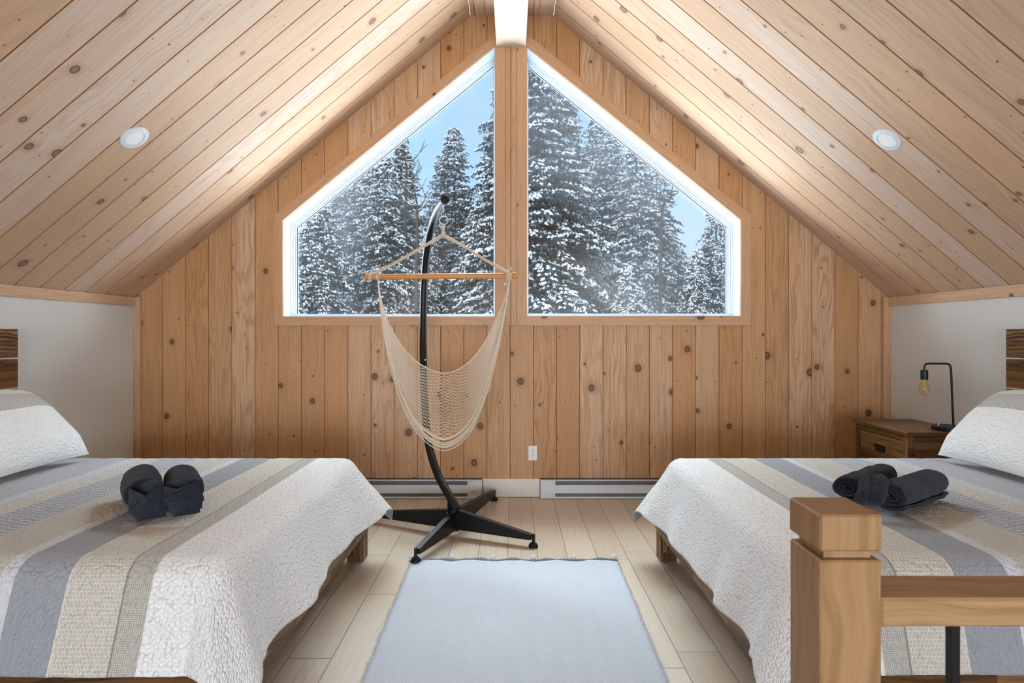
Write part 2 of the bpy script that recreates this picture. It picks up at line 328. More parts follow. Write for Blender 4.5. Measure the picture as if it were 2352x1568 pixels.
# ------------------------------------------------------------ mesh builder
class MB:
    def __init__(s): s.v = []; s.f = []; s.uv = []; s.mi = []
    def quad(s, pts, uvs=None, mi=0):
        b = len(s.v); s.v += [Vector(p) for p in pts]; s.f.append(tuple(range(b, b+len(pts)))); s.uv.append(uvs); s.mi.append(mi)
    def box(s, a, b, bev=0.0):
        x0, y0, z0 = min(a[0], b[0]), min(a[1], b[1]), min(a[2], b[2]); x1, y1, z1 = max(a[0], b[0]), max(a[1], b[1]), max(a[2], b[2])
        if bev <= 0:
            k = len(s.v)
            s.v += [Vector(p) for p in ((x0,y0,z0),(x1,y0,z0),(x1,y1,z0),(x0,y1,z0),(x0,y0,z1),(x1,y0,z1),(x1,y1,z1),(x0,y1,z1))]
            for f in ((0,3,2,1),(4,5,6,7),(0,1,5,4),(1,2,6,5),(2,3,7,6),(3,0,4,7)):
                s.f.append(tuple(k+i for i in f)); s.uv.append(None); s.mi.append(0)
            return
        c = bev; k = len(s.v); idx = {}
        for ix, X in enumerate((x0, x1)):
            for iy, Y in enumerate((y0, y1)):
                for iz, Z in enumerate((z0, z1)):
                    sx, sy, sz = (1, -1)[ix], (1, -1)[iy], (1, -1)[iz]
                    for ax, p in enumerate(((X, Y+sy*c, Z+sz*c), (X+sx*c, Y, Z+sz*c), (X+sx*c, Y+sy*c, Z))):
                        idx[(ix, iy, iz, ax)] = len(s.v); s.v.append(Vector(p))
        cen = Vector(((x0+x1)/2, (y0+y1)/2, (z0+z1)/2))
        def add(ids):
            ps = [s.v[i] for i in ids]; n = (ps[1]-ps[0]).cross(ps[2]-ps[0]); m = sum(ps, Vector())/len(ps)-cen
            if n.dot(m) < 0: ids = ids[::-1]
            s.f.append(tuple(ids)); s.uv.append(None); s.mi.append(0)
        for i in (0, 1):
            add([idx[(i,0,0,0)], idx[(i,1,0,0)], idx[(i,1,1,0)], idx[(i,0,1,0)]])
            add([idx[(0,i,0,1)], idx[(1,i,0,1)], idx[(1,i,1,1)], idx[(0,i,1,1)]])
            add([idx[(0,0,i,2)], idx[(1,0,i,2)], idx[(1,1,i,2)], idx[(0,1,i,2)]])
            for j in (0, 1):
                add([idx[(0,i,j,1)], idx[(1,i,j,1)], idx[(1,i,j,2)], idx[(0,i,j,2)]])
                add([idx[(i,0,j,0)], idx[(i,1,j,0)], idx[(i,1,j,2)], idx[(i,0,j,2)]])
                add([idx[(i,j,0,0)], idx[(i,j,1,0)], idx[(i,j,1,1)], idx[(i,j,0,1)]])
                for l in (0, 1): add([idx[(i,j,l,0)], idx[(i,j,l,1)], idx[(i,j,l,2)]])
    def tube(s, path, r, n=10, cap=True, flat=1.0):
        path = [Vector(p) for p in path]; rs = r if isinstance(r, (list, tuple)) else [r]*len(path)
        t0 = (path[1]-path[0]).normalized(); up = Vector((0, 0, 1)) if abs(t0.z) < .9 else Vector((1, 0, 0))
        nrm = (up-t0*up.dot(t0)).normalized(); rings = []; L = 0
        for i, p in enumerate(path):
            a = path[max(i-1, 0)]; b = path[min(i+1, len(path)-1)]; t = (b-a).normalized()
            nrm = (nrm-t*nrm.dot(t)).normalized(); bi = t.cross(nrm)
            k = len(s.v); rings.append(k)
            for j in range(n):
                an = 2*pi*j/n; s.v.append(p+(nrm*cos(an)*flat+bi*sin(an))*rs[i])
        for i in range(len(path)-1):
            for j in range(n):
                a, b = rings[i]+j, rings[i]+(j+1) % n; c, d = rings[i+1]+(j+1) % n, rings[i+1]+j
                s.f.append((a, b, c, d)); s.uv.append(None); s.mi.append(0)
        if cap:
            s.f.append(tuple(rings[0]+j for j in range(n))[::-1]); s.uv.append(None); s.mi.append(0)
            s.f.append(tuple(rings[-1]+j for j in range(n))); s.uv.append(None); s.mi.append(0)
    def lathe(s, c, prof, n=24, axis=None):
        c = Vector(c); M = Matrix.Identity(3) if axis is None else Vector(axis).to_track_quat('Z', 'Y').to_matrix()
        rings = []
        for r, z in prof:
            k = len(s.v); rings.append(k)
            for j in range(n): s.v.append(c+M @ Vector((r*cos(2*pi*j/n), r*sin(2*pi*j/n), z)))
        for i in range(len(prof)-1):
            for j in range(n):
                s.f.append((rings[i]+j, rings[i]+(j+1) % n, rings[i+1]+(j+1) % n, rings[i+1]+j)); s.uv.append(None); s.mi.append(0)
        for k, rev in ((0, True), (-1, False)):
            if prof[k][0] > 1e-5:
                f = tuple(rings[k]+j for j in range(n)); s.f.append(f[::-1] if rev else f); s.uv.append(None); s.mi.append(0)
    def prism(s, poly, dvec):
        """closed slab: polygon (list of points) extruded by dvec"""
        d = Vector(dvec); a = [Vector(p) for p in poly]; n = len(a); k = len(s.v); s.v += a+[p+d for p in a]
        N = Vector()
        for i in range(n): N += a[i].cross(a[(i+1) % n])
        flip = N.dot(d) > 0
        F = [tuple(k+i for i in range(n)), tuple(k+n+i for i in range(n))[::-1]]+[(k+i, k+n+i, k+n+(i+1) % n, k+(i+1) % n) for i in range(n)]
        for f in F:
            s.f.append(f[::-1] if flip else f); s.uv.append(None); s.mi.append(0)
    def grid(s, fn, nu, nv, uvfn=None, flip=False):
        k = len(s.v)
        for i in range(nu+1):
            for j in range(nv+1): s.v.append(Vector(fn(i/nu, j/nv)))
        for i in range(nu):
            for j in range(nv):
                q = [(i, j), (i+1, j), (i+1, j+1), (i, j+1)]
                if flip: q = q[::-1]
                s.f.append(tuple(k+a*(nv+1)+b for a, b in q)); s.mi.append(0)
                s.uv.append([uvfn(a/nu, b/nv) for a, b in q] if uvfn else None)
    def build(s, name, mats, parent=None, axis=2, smooth=False, weld=False):
        me = bpy.data.meshes.new(name)
        if parent is not None:
            r = parent
            while r.parent: r = r.parent
            org = Vector(r.location)
        else:
            xs = [p.x for p in s.v]; ys = [p.y for p in s.v]; zs = [p.z for p in s.v]
            org = Vector(((min(xs)+max(xs))/2, (min(ys)+max(ys))/2, min(zs)))
        me.from_pydata([p-org for p in s.v], [], s.f)
        ul = me.uv_layers.new(name='UVMap'); 
        for p, fu in zip(me.polygons, s.uv):
            if fu:
                for li, c in zip(p.loop_indices, fu): ul.data[li].uv = c
            else:
                n = p.normal; rest = [a for a in range(3) if a != axis]
                if abs(n[axis]) > .85: ua, va = rest
                else:
                    ua = axis; va = rest[0] if abs(n[rest[0]]) < abs(n[rest[1]]) else rest[1]
                for li in p.loop_indices:
                    c = s.v[me.loops[li].vertex_index]; ul.data[li].uv = (c[ua], c[va]+3.0)
        if not isinstance(mats, (list, tuple)): mats = [mats]
        for m in mats: me.materials.append(m)
        for p, mi in zip(me.polygons, s.mi): p.material_index = mi
        if smooth: me.shade_smooth()
        me.update()
        o = bpy.data.objects.new(name, me); scene.collection.objects.link(o)
        if parent is not None: o.parent = parent
        else: o.location = org
        if smooth is not True and smooth:
            me.set_sharp_from_angle(angle=radians(smooth))
        return o

def tag(o, label=None, cat=None, group=None, kind=None):
    if label: o['label'] = label
    if cat: o['category'] = cat
    if group: o['group'] = group
    if kind: o['kind'] = kind
    return o
def thing(name, loc, label, cat, group=None, kind=None):
    o = bpy.data.objects.new(name, None); scene.collection.objects.link(o); o.location = loc
    o.empty_display_size = .1
    bpy.context.view_layer.update()
    return tag(o, label, cat, group, kind)
def spline(pts, n=8):
    """Catmull-Rom through pts"""
    P_ = [Vector(p) for p in pts]; P_ = [P_[0]*2-P_[1]]+P_+[P_[-1]*2-P_[-2]]; o = []
    for i in range(1, len(P_)-2):
        a, b, c, d = P_[i-1:i+3]
        for k in range(n):
            t = k/n; o.append(.5*((2*b)+(-a+c)*t+(2*a-5*b+4*c-d)*t*t+(-a+3*b-3*c+d)*t**3))
    o.append(P_[-2]); return o

# ------------------------------------------------------------ room shell
XW, ZK, XA, ZT = 3.02, 1.59, .334, 3.847     # knee wall, knee height, half flat strip, top
YB = -6.2                                     # rear of the loft
SL = (ZT-ZK)/(XW-XA)
def ceil_z(x): return min(ZT, ZK+SL*(XW-abs(x)))
def wx(px): return (px-1176)/287.0
def wz(py): return 1.3-(py-768)/287.0
def wpt(px, py): return (wx(px), wz(py))

# windows: inner opening polygons on the wall plane (x, z), order bottom-inner, bottom-outer, outer-top, apex
WIN = {1: dict(inner=[wpt(1137,727), wpt(651,727), wpt(651,507), wpt(1137,108)], outer=[wpt(1160,747), wpt(632,747), wpt(632,497), wpt(1160,63)]),
       2: dict(inner=[wpt(1210,726), wpt(1700,726), wpt(1700,506), wpt(1210,109)], outer=[wpt(1187,747), wpt(1722,747), wpt(1722,495), wpt(1187,62)])}
def win_span(x):
    for k in WIN:
        (x0, zb), (x1, _), (_, z1), (_, z0) = WIN[k]['inner']
        lo, hi = min(x0, x1), max(x0, x1)
        if lo < x < hi: return zb, z0+(z1-z0)*(x-x0)/(x1-x0)
    return None

# gable wall of vertical v-groove boards
m = MB(); pitch = .1857; x0 = -2.80-2*pitch; cuts = []
prof = []                                      # (x, y offset)
k = 0
while x0+k*pitch < XW+.02:
    xa = x0+k*pitch
    prof += [(xa-.0035, 0), (xa, .0045), (xa+.0035, 0)]; k += 1
def ydep(x):
    r = ((x-x0) % pitch); r = min(r, pitch-r); return .0045*max(0, 1-r/.0035)
xs = sorted(set([-XW, XW, -XA, XA]+[p[0] for p in prof if -XW < p[0] < XW]+[q[0] for kk in WIN for q in WIN[kk]['inner']]))
for a, b in zip(xs, xs[1:]):
    if b-a < 1e-5: continue
    mid = (a+b)/2; e_ = 1e-6; ws = win_span(mid)
    def seg(za0, za1, zb0, zb1):
        m.quad([(a, D+ydep(a), za0), (b, D+ydep(b), zb0), (b, D+ydep(b), zb1), (a, D+ydep(a), za1)],
               [(za0, mid-x0+(a-mid)*.999), (zb0, mid-x0+(b-mid)*.999), (zb1, mid-x0+(b-mid)*.999), (za1, mid-x0+(a-mid)*.999)])
    if ws:
        wa, wb = win_span(a+e_), win_span(b-e_)
        seg(0, wa[0], 0, wb[0]); seg(wa[1], ceil_z(a)+.01, wb[1], ceil_z(b)+.01)
    else: seg(0, ceil_z(a)+.01, 0, ceil_z(b)+.01)
tag(m.build('wall_front', W['gable']), 'gable wall of vertical knotty pine boards around two trapezoid windows', 'wall', kind='structure')

# ceiling
m = MB(); seams = [4.305-.1875*i for i in range(58)]
ys = []
for s_ in seams: ys += [(s_+.0045, 0), (s_, .006), (s_-.0045, 0)]
ys = [(D+.01, 0)]+[q for q in ys if q[0] > YB]+[(YB, 0)]
for side in (-1, 1):
    nx, nz_ = side*SL/sqrt(1+SL*SL), 1/sqrt(1+SL*SL)
    Lr = hypot(XW-XA, ZT-ZK)
    for (ya, da), (yb, db) in zip(ys, ys[1:]):
        va, vb = 4.305-ya+.1875*3, 4.305-yb+.1875*3; mv = (va+vb)/2; va, vb = mv+(va-mv)*.99, mv+(vb-mv)*.99
        uo = 40 if side > 0 else 0
        q = [(side*XW+nx*da, ya, ZK+nz_*da), (side*XA+nx*da, ya, ZT+nz_*da), (side*XA+nx*db, yb, ZT+nz_*db), (side*XW+nx*db, yb, ZK+nz_*db)]
        uvq = [(uo, va+uo*.1875), (uo+Lr, va+uo*.1875), (uo+Lr, vb+uo*.1875), (uo, vb+uo*.1875)]
        if side < 0: q = q[::-1]; uvq = uvq[::-1]
        m.quad(q, uvq)
for a, b in ((-XA, -.215), (-.215, 0), (0, .215), (.215, XA)):
    m.quad([(a+.003, D+.01, ZT), (b-.003, D+.01, ZT), (b-.003, YB, ZT), (a+.003, YB, ZT)], [(D, a*.8+9.05), (D, b*.8+9.05), (YB, b*.8+9.05), (YB, a*.8+9.05)])
    m.quad([(b-.003, D+.01, ZT), (b, D+.01, ZT+.006), (b, YB, ZT+.006), (b-.003, YB, ZT)])
    m.quad([(a, D+.01, ZT+.006), (a+.003, D+.01, ZT), (a+.003, YB, ZT), (a, YB, ZT+.006)])
for side in (-1, 1):  # unseen outer roof layer, added to stop light leaking through the grooves
    q = [(side*(XW+.1), D+.2, ZK+.15), (0, D+.2, ZT+.55), (0, YB, ZT+.55), (side*(XW+.1), YB, ZK+.15)]
    m.quad(q if side > 0 else q[::-1])
tag(m.build('ceiling', W['ceil']), 'sloped cathedral ceiling of pale knotty pine boards', 'ceiling', kind='structure')

m = MB(); m.quad([(-XW, YB, 0), (XW, YB, 0), (XW, D+.01, 0), (-XW, D+.01, 0)], [(YB, -XW+3.35), (YB, XW+3.35), (D, XW+3.35), (D, -XW+3.35)])
m.v = [p for p in m.v]; tag(m.build('floor', M_['floor']), 'pale beige wood-look plank floor', 'floor', kind='structure')
for side, nm in ((-1, 'left'), (1, 'right')):
    m = MB(); q = [(side*XW, YB, 0), (side*XW, D+.01, 0), (side*XW, D+.01, ZK+.02), (side*XW, YB, ZK+.02)]
    m.quad(q if side > 0 else q[::-1]); tag(m.build('wall_'+nm, M_['wallwhite'], axis=1), 'white painted knee wall on the %s' % nm, 'wall', kind='structure')
m = MB(); m.quad([(-XW, YB, 0), (-XW, YB, ZK), (-XA, YB, ZT), (XA, YB, ZT), (XW, YB, ZK), (XW, YB, 0)])
tag(m.build('wall_rear', M_['wallwhite']), 'white wall behind the viewer', 'wall', kind='structure')
# trims
for side, nm in ((-1, 'left'), (1, 'right')):
    m = MB(); xi = side*(XW-.018)
    m.box((xi, YB, 1.527), (side*XW, D-.10, 1.597), .002); m.box((xi-side*.001, D-.098, 1.525), (side*XW, D, 1.6), .002)
    tag(m.build('trim_%d' % (1 if side < 0 else 2), W['trim'], axis=1), 'flat pine moulding along the top of the %s knee wall' % nm, 'moulding', kind='structure')
    m = MB(); m.box((side*(XW-.055), D-.018, 0), (side*XW, D+.002, 1.60), .002)
    tag(m.build('trim_%d' % (3 if side < 0 else 4), W['trim']), 'upright pine corner board at the %s end of the gable wall' % nm, 'corner board', kind='structure')
m = MB(); m.box((wx(1160), D-.008, wz(747)), (wx(1172.5), D+.002, 3.62), .003); m.box((wx(1174), D-.012, wz(747)), (wx(1187), D+.002, 3.62), .003)
tag(m.build('trim_5', W['trim']), 'narrow pine boards running up between the two windows', 'trim board', kind='structure')
# ridge beam
m = MB(); m.box((wx(1140), YB, 3.596), (wx(1208), D, ZT+.004), .006)
tag(m.build('trim_6', W['beam'], axis=1), 'pale square ridge beam under the ceiling peak', 'beam', kind='structure')
# baseboards
m = MB(); m.box((wx(1109), D-.014, .004), (wx(1240), D, .148), .003)
tag(m.build('baseboard_front', M_['baseb'], axis=0), 'short white baseboard between the two heaters', 'baseboard', kind='structure')
for side, nm in ((-1, 'left'), (1, 'right')):
    m = MB(); m.box((side*1.98, D-.014, .004), (side*(XW-.056), D, .14), .003); m.box((side*(XW-.014), YB, .004), (side*XW, D-.02, .14), .003)
    tag(m.build('baseboard_'+nm, M_['baseb'], axis=0), 'white baseboard behind the %s bed' % nm, 'baseboard', kind='structure')

# ------------------------------------------------------------ windows
def inset(poly, ds):
    """inset polygon edges (edge i from p[i] to p[i+1]) by ds[i] toward the inside"""
    n = len(poly); cx = sum(p[0] for p in poly)/n; cz = sum(p[1] for p in poly)/n; L = []
    for i in range(n):
        (ax, az), (bx, bz) = poly[i], poly[(i+1) % n]; nx, nz_ = -(bz-az), bx-ax; l = hypot(nx, nz_); nx /= l; nz_ /= l
        if (cx-ax)*nx+(cz-az)*nz_ < 0: nx, nz_ = -nx, -nz_
        L.append((nx, nz_, nx*ax+nz_*az+ds[i]))
    o = []
    for i in range(n):
        a, b = L[i-1], L[i]; det = a[0]*b[1]-a[1]*b[0]
        o.append(((a[2]*b[1]-a[1]*b[2])/det, (a[0]*b[2]-a[2]*b[0])/det))
    return o
def ring_prism(m, po, pi_, y0, y1):
    n = len(po)
    for i in range(n):
        j = (i+1) % n; a, b, c, d = po[i], po[j], pi_[j], pi_[i]
        L0 = hypot(b[0]-a[0], b[1]-a[1]); dx, dz = (b[0]-a[0])/L0, (b[1]-a[1])/L0
        pr = lambda p: ((p[0]-a[0])*dx+(p[1]-a[1])*dz+i*3.1, abs((p[0]-a[0])*-dz+(p[1]-a[1])*dx)+2.0+i*.37)
        F = [([(*a, y0), (*b, y0), (*c, y0), (*d, y0)]), ([(*a, y1), (*b, y1), (*c, y1), (*d, y1)])]
        cen = Vector(((a[0]+c[0])/2, 0, (a[1]+c[1])/2))
        def put(pts, want):
            V = [Vector((p[0], p[2], p[1])) for p in pts]; nrm = (V[1]-V[0]).cross(V[2]-V[0]); uvs = [(pr((p[0], p[1]))[0], pr((p[0], p[1]))[1]+(p[2]-y0)) for p in pts]
            if nrm.dot(want) < 0: V = V[::-1]; uvs = uvs[::-1]
            m.quad(V, uvs)
        put(F[0], Vector((0, -1, 0))); put(F[1], Vector((0, 1, 0)))
        inw = Vector((-dz, 0, dx)); mid = Vector(((c[0]+d[0])/2, 0, (c[1]+d[1])/2))-Vector(((a[0]+b[0])/2, 0, (a[1]+b[1])/2))
        if inw.dot(mid) < 0: inw = -inw
        put([(*d, y0), (*c, y0), (*c, y1), (*d, y1)], inw); put([(*a, y0), (*b, y0), (*b, y1), (*a, y1)], -inw)
for k in (1, 2):
    wd = WIN[k]; inn, outp = wd['inner'], wd['outer']
    cx = (inn[0][0]+inn[1][0])/2
    root = thing('window_%d' % k, (cx, D, wz(747)), '%s trapezoid gable window with pine casing and white frame' % ('left' if k == 1 else 'right'), 'window', kind='structure')
    m = MB(); ring_prism(m, outp, inn, D-.018, D+.001); m.build('casing', W['trim'], root)
    wall_o = inset(inn, [-.001]*4)
    m = MB(); w1 = inset(inn, [.004]*4); ring_prism(m, wall_o, w1, D-.004, D+.16)
    f1 = inset(inn, [.012, .014, .014, .008]); f2 = inset(inn, [.021, .028, .028, .013]); f3 = inset(inn, [.028, .040, .040, .017])
    ring_prism(m, wall_o, f1, D+.135, D+.21); ring_prism(m, wall_o, f2, D+.155, D+.21); ring_prism(m, wall_o, f3, D+.172, D+.21)
    fr = m.build('frame', M_['white'], root)
    m = MB(); g1 = inset(inn, [.029, .044, .044, .019]); ring_prism(m, f3, g1, D+.182, D+.192); m.build('gasket', M_['gasket'], root)
    m = MB(); m.prism([(p[0], D+.185, p[1]) for p in f3], (0, .005, 0)); m.build('glass', M_['glass'], root)

# ------------------------------------------------------------ downlights
for side, px, py, dd in ((-1, 309, 316, 0), (1, 2037, 321, 0)):
    ax = abs(px-1176)/FPX; az = (768-py)/FPX
    d = (ZK-EYE+SL*XW)/(az+SL*ax); c = Vector((side*ax*d, d, EYE+az*d))
    n = Vector((-side*SL, 0, -1)).normalized()
    root = thing('downlight', c, 'round white recessed downlight in the %s ceiling slope' % ('left' if side < 0 else 'right'), 'ceiling light', 'recessed downlights')
    m = MB(); m.lathe(c, [(.040, .0), (.052, .001), (.052, .007), (.076, .005), (.079, .001), (.079, -.004)][::-1], 40, n); m.build('trim_ring', M_['white'], root, smooth=40)
    m = MB(); m.lathe(c, [(.0, .0035), (.0515, .0035), (.0515, -.003)][::-1], 32, n); m.build('lens', M_['lens'], root, smooth=40)

# ------------------------------------------------------------ heaters and outlet
def heater(x0_, x1_, side, label):
    root = thing('baseboard_heater', ((x0_+x1_)/2, D-.03, 0), label, 'heater', 'white baseboard heaters under the windows')
    yf = D-.055
    m = MB(); m.box((x0_, D-.03, .004), (x1_, D-.001, .150)); m.box((x0_, yf, .142), (x1_, D-.001, .150), .001); m.box((x0_, yf, .004), (x1_, D-.001, .018), .001)
    m.build('housing', M_['enamel'], root)
    m = MB(); m.box((x0_+.006, yf-.006, .046), (x1_-.006, yf+.004, .112), .002); m.build('front_panel', M_['enamel'], root)
    for xa, xb in ((x0_, x0_+.118), (x1_-.118, x1_)):
        m = MB(); m.box((xa, yf+.001, .0185), (xb, D-.001, .1415), .001); m.build('end_cap', M_['enamel'], root)
    for za, zb in ((.113, .140), (.022, .045)):
        m = MB(); m.quad([(x0_+.118, yf+.012, za), (x1_-.118, yf+.012, za), (x1_-.118, yf+.008, zb), (x0_+.118, yf+.008, zb)], [(0, .0), (x1_-x0_, .0), (x1_-x0_, .026), (0, .026)])
        m.build('louver', M_['louver'], root)
    if side < 0:
        m = MB(); m.box((x1_-.082, yf-.0068, .0595), (x1_-.054, yf-.0058, .0625)); tag(m.build('maker_mark', M_['slot'], root), 'tiny dark maker mark')
heater(-1.95, wx(1108.5), -1, 'white baseboard heater left of the short baseboard, behind the hammock stand')
heater(wx(1240.5), 1.95, 1, 'white baseboard heater on the right, running behind the right bed')
oc = (wx(1223.5), D, wz(1040))
root = thing('power_outlet', (oc[0], D, oc[2]-.057), 'white double wall outlet on the pine wall right of the hammock', 'outlet')
m = MB(); m.box((oc[0]-.035, D-.006, oc[2]-.0585), (oc[0]+.035, D, oc[2]+.0585), .002); m.build('cover_plate', M_['cover'], root)
m = MB(); m.box((oc[0]-.017, D-.0085, oc[2]-.034), (oc[0]+.017, D-.005, oc[2]+.034), .001); m.build('receptacle', M_['cover'], root)
for dz in (-.019, .019):
    m = MB()
    for dx in (-.006, .006): m.box((oc[0]+dx-.0012, D-.0092, oc[2]+dz-.006), (oc[0]+dx+.0012, D-.008, oc[2]+dz+.003))
    m.lathe((oc[0], D-.0085, oc[2]+dz+.009), [(.003, .0), (.003, .0009)], 10, (0, -1, 0)); m.build('socket_hole', M_['slot'], root)
for dz in (-.047, .047):
    m = MB(); m.lathe((oc[0], D-.0062, oc[2]+dz), [(.003, 0), (.003, .001), (.0, .0012)], 10, (0, -1, 0)); m.build('screw', M_['steel'], root)

# ------------------------------------------------------------ beds
YN, YF = 1.755, 3.29           # outer sides of the bed frame (near, far)
def bed(s, word, opp):
    X = lambda a: s*a
    root = thing('bed', (X(1.9), (YN+YF)/2, 0), 'dark acacia platform bed along the %s knee wall' % word, 'bed', 'twin acacia beds')
    m = MB(); m.box((X(.845), YN, .155), (X(.878), YF, .315), .003); m.build('foot_rail', W['acacia'], root, axis=1)
    for ya, yb in ((YN, YN+.033), (YF-.033, YF)):
        m = MB(); m.box((X(.879), ya, .155), (X(2.92), yb, .315), .003); m.build('side_rail', W['acacia'], root, axis=0)
    m = MB(); m.box((X(.879), YN+.034, .28), (X(2.92), YF-.034, .30)); m.build('slat_base', W['acacia'], root, axis=1)
    for xa in (.85, 2.78):
        for ya in (YN+.004, YF-.099):
            m = MB(); m.box((X(xa), ya, 0), (X(xa+.095), ya+.095, .1545), .003); lg = m.build('leg', W['acacia'], root, axis=2)
    m = MB(); m.box((X(.93), YN+.07, .302), (X(2.91), YF-.10, .585), .03); m.build('mattress', M_['mattress'], root)
    for ya in (YN+.2, YF-.30):
        hb = MB(); hb.box((X(2.962), ya, 0), (X(3.0), ya+.10, 1.30), .002); hb.build('headboard_post', W['acacia'], root, axis=2)
    z = 1.332
    for i in range(5):
        m = MB(); m.box((X(2.925), YN-.06, z-.168), (X(2.962), YF+.012, z), .003); m.build('headboard_plank', W['acacia'], root, axis=1); z -= .176
    return root
bed(-1, 'left', 'right'); bed(1, 'right', 'left')

# quilt
XC, QN, QFAR = .955, 1.775, 3.125    # foot crease |x|, near crease y, far crease y
LN = .358
ZQ = .604
def prof_out(o, steep=72):
    """outward run and drop of cloth hanging o past the crease"""
    R = .085; amax = radians(steep); arc = R*amax
    if o < arc: a = o/R; return R*sin(a), R*(1-cos(a))
    a = amax; return R*sin(a)+(o-arc)*cos(a), R*(1-cos(a))+(o-arc)*sin(a)
def quilt(s, label, seed):
    PL = 2.02 + QF - .0
    Q0, Q1 = QN-LN, QFAR+.34
    nu, nv = 240, 210
    def f(i, j):
        u = i*PL; q = Q0+(Q1-Q0)*j                  # u from the foot hem toward the head
        a = QF-u; b = QN-q; c = q-QFAR
        near = b > c; bb = max(b, c)
        wob = mnoise.noise(Vector((u*2.1+seed, q*2.1, 0)))
        xx, yy = -a, q
        if a <= 0 and bb <= 0:
            x, y, z = XC-a, q, ZQ
            e2 = min(-a, -bb); z += .004*wob*min(1, e2/.1)
        else:
            ca = max(a, 0); cb = max(bb, 0); r = hypot(ca, cb)
            th = atan2(cb, ca)
            if cb <= 0:
                # foot drape with lazy waves
                stp = 76+3.0*sin(q*7.3+seed)+2.2*sin(q*17+seed*2)
                t = (q-QN)/(QFAR-QN)
                if near or True:
                    edge = -1*(exp(-(t/.05)**2)*-8 + exp(-((t-.15)/.06)**2)*5 + exp(-((t-.27)/.07)**2)*-10 + exp(-((1-t)/.12)**2)*-17)
                    stp -= edge
                ou, dr = prof_out(r, max(45, min(84, stp)))
                x, y, z = XC-ou, q, ZQ-dr
                z -= 0
            elif ca <= 0:
                stp = 74+3*sin(u*5+seed)
                ou, dr = prof_out(r, stp); x = XC-a; y = (QN-ou) if near else (QFAR+ou); z = ZQ-dr
            else:
                tt = th/(pi/2)
                st0 = 76+3.0*sin((QN if near else QFAR)*7.3+seed)+2.2*sin((QN if near else QFAR)*17+seed*2)
                tq = 0.0 if near else 1.0
                st0 += (-8 if near else -17)
                st0 = max(45, min(84, st0)); st1 = 74+3*sin((QF)*5+seed)
                stp = st0*(1-tt)+st1*tt
                fold = sin(pi*tt)
                stp -= 10*fold*fold*min(1, r/.3) - 0
                stp += 9*sin(3*pi*tt)*sin(pi*tt)*min(1, r/.25)*-.4
                ou, dr = prof_out(r, stp)
                x = XC-cos(th)*ou; y = (QN-sin(th)*ou) if near else (QFAR+sin(th)*ou); z = ZQ-dr
        z += .0022*mnoise.noise(Vector((u*22, q*22, seed)))
        return (s*x, y, max(z, .012))
    m = MB()
    # f gives positions; foot crease sits at |x| = XC and the head lies farther out
    def g_(i, j):
        return f(i, j)
    m.grid(g_, nu, nv, lambda i, j: (i*PL, Q0+(Q1-Q0)*j+seed), flip=(s < 0))
    o = m.build('quilt', [M_['quilt'], M_['quiltback'], M_['quiltrim']], smooth=True)
    so_ = o.modifiers.new('thickness', 'SOLIDIFY'); so_.thickness = .007; so_.offset = -1; so_.material_offset = 1; so_.material_offset_rim = 2
    tag(o, label, 'quilt', 'matching striped quilts'); return o
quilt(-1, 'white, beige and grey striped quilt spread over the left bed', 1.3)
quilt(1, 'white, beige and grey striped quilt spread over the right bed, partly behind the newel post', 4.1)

# pillows
def pillow(s, yc, label, seed):
    H, L, T = .50, .68, .17; n = 60; m = MB()
    bx, bz = 2.365, .612; tx, tz = 2.70, .945       # front bottom edge, upper edge
    up = Vector((s*(tx-bx), 0, tz-bz)).normalized(); ya = Vector((0, 1, 0)); nr = Vector((-s*up.z, 0, s*up.x if s > 0 else -up.x*-1))
    nr = up.cross(ya)*(1 if s < 0 else -1)
    if nr.z < 0: nr = -nr
    c0 = Vector((s*bx, yc, bz))+up*(H/2)
    def pt(i, j, sg):
        a, b = 2*i-1, 2*j-1
        fl = (max(0, 1-abs(a)**3.2))**.55*(max(0, 1-abs(b)**3.2))**.55
        pin = 1-.055*(1-abs(b)**2)*abs(a)**6; pin2 = 1-.055*(1-abs(a)**2)*abs(b)**6
        h = T/2*fl*(1+.10*mnoise.noise(Vector((a*2, b*2, seed))))
        q = c0+ya*(a*L/2*pin)+up*(b*H/2*pin2)+nr*(sg*h*(1.0 if sg > 0 else .8)+T*.40)
        if b < -.6: q += nr*-.028*(-.6-b)/.4
        sag = -.035*(abs(a)**2.5)*(b > 0)*b
        q += Vector((0, 0, sag)); q.z = max(q.z, .611+.0001*j)
        return q
    for sg in (1, -1):
        m.grid(lambda i, j: pt(i, j, sg), n, n, lambda i, j: (i*L+seed, j*H), flip=(sg*s > 0))
    o = m.build('pillow', M_['pillow'], smooth=True); return tag(o, label, 'pillow', 'quilted pillows')
pillow(-1, 2.74, 'white quilted pillow with a beige band leaning on the left headboard', 2.0)
pillow(1, 2.72, 'white quilted pillow with a beige band leaning on the right headboard', 5.0)

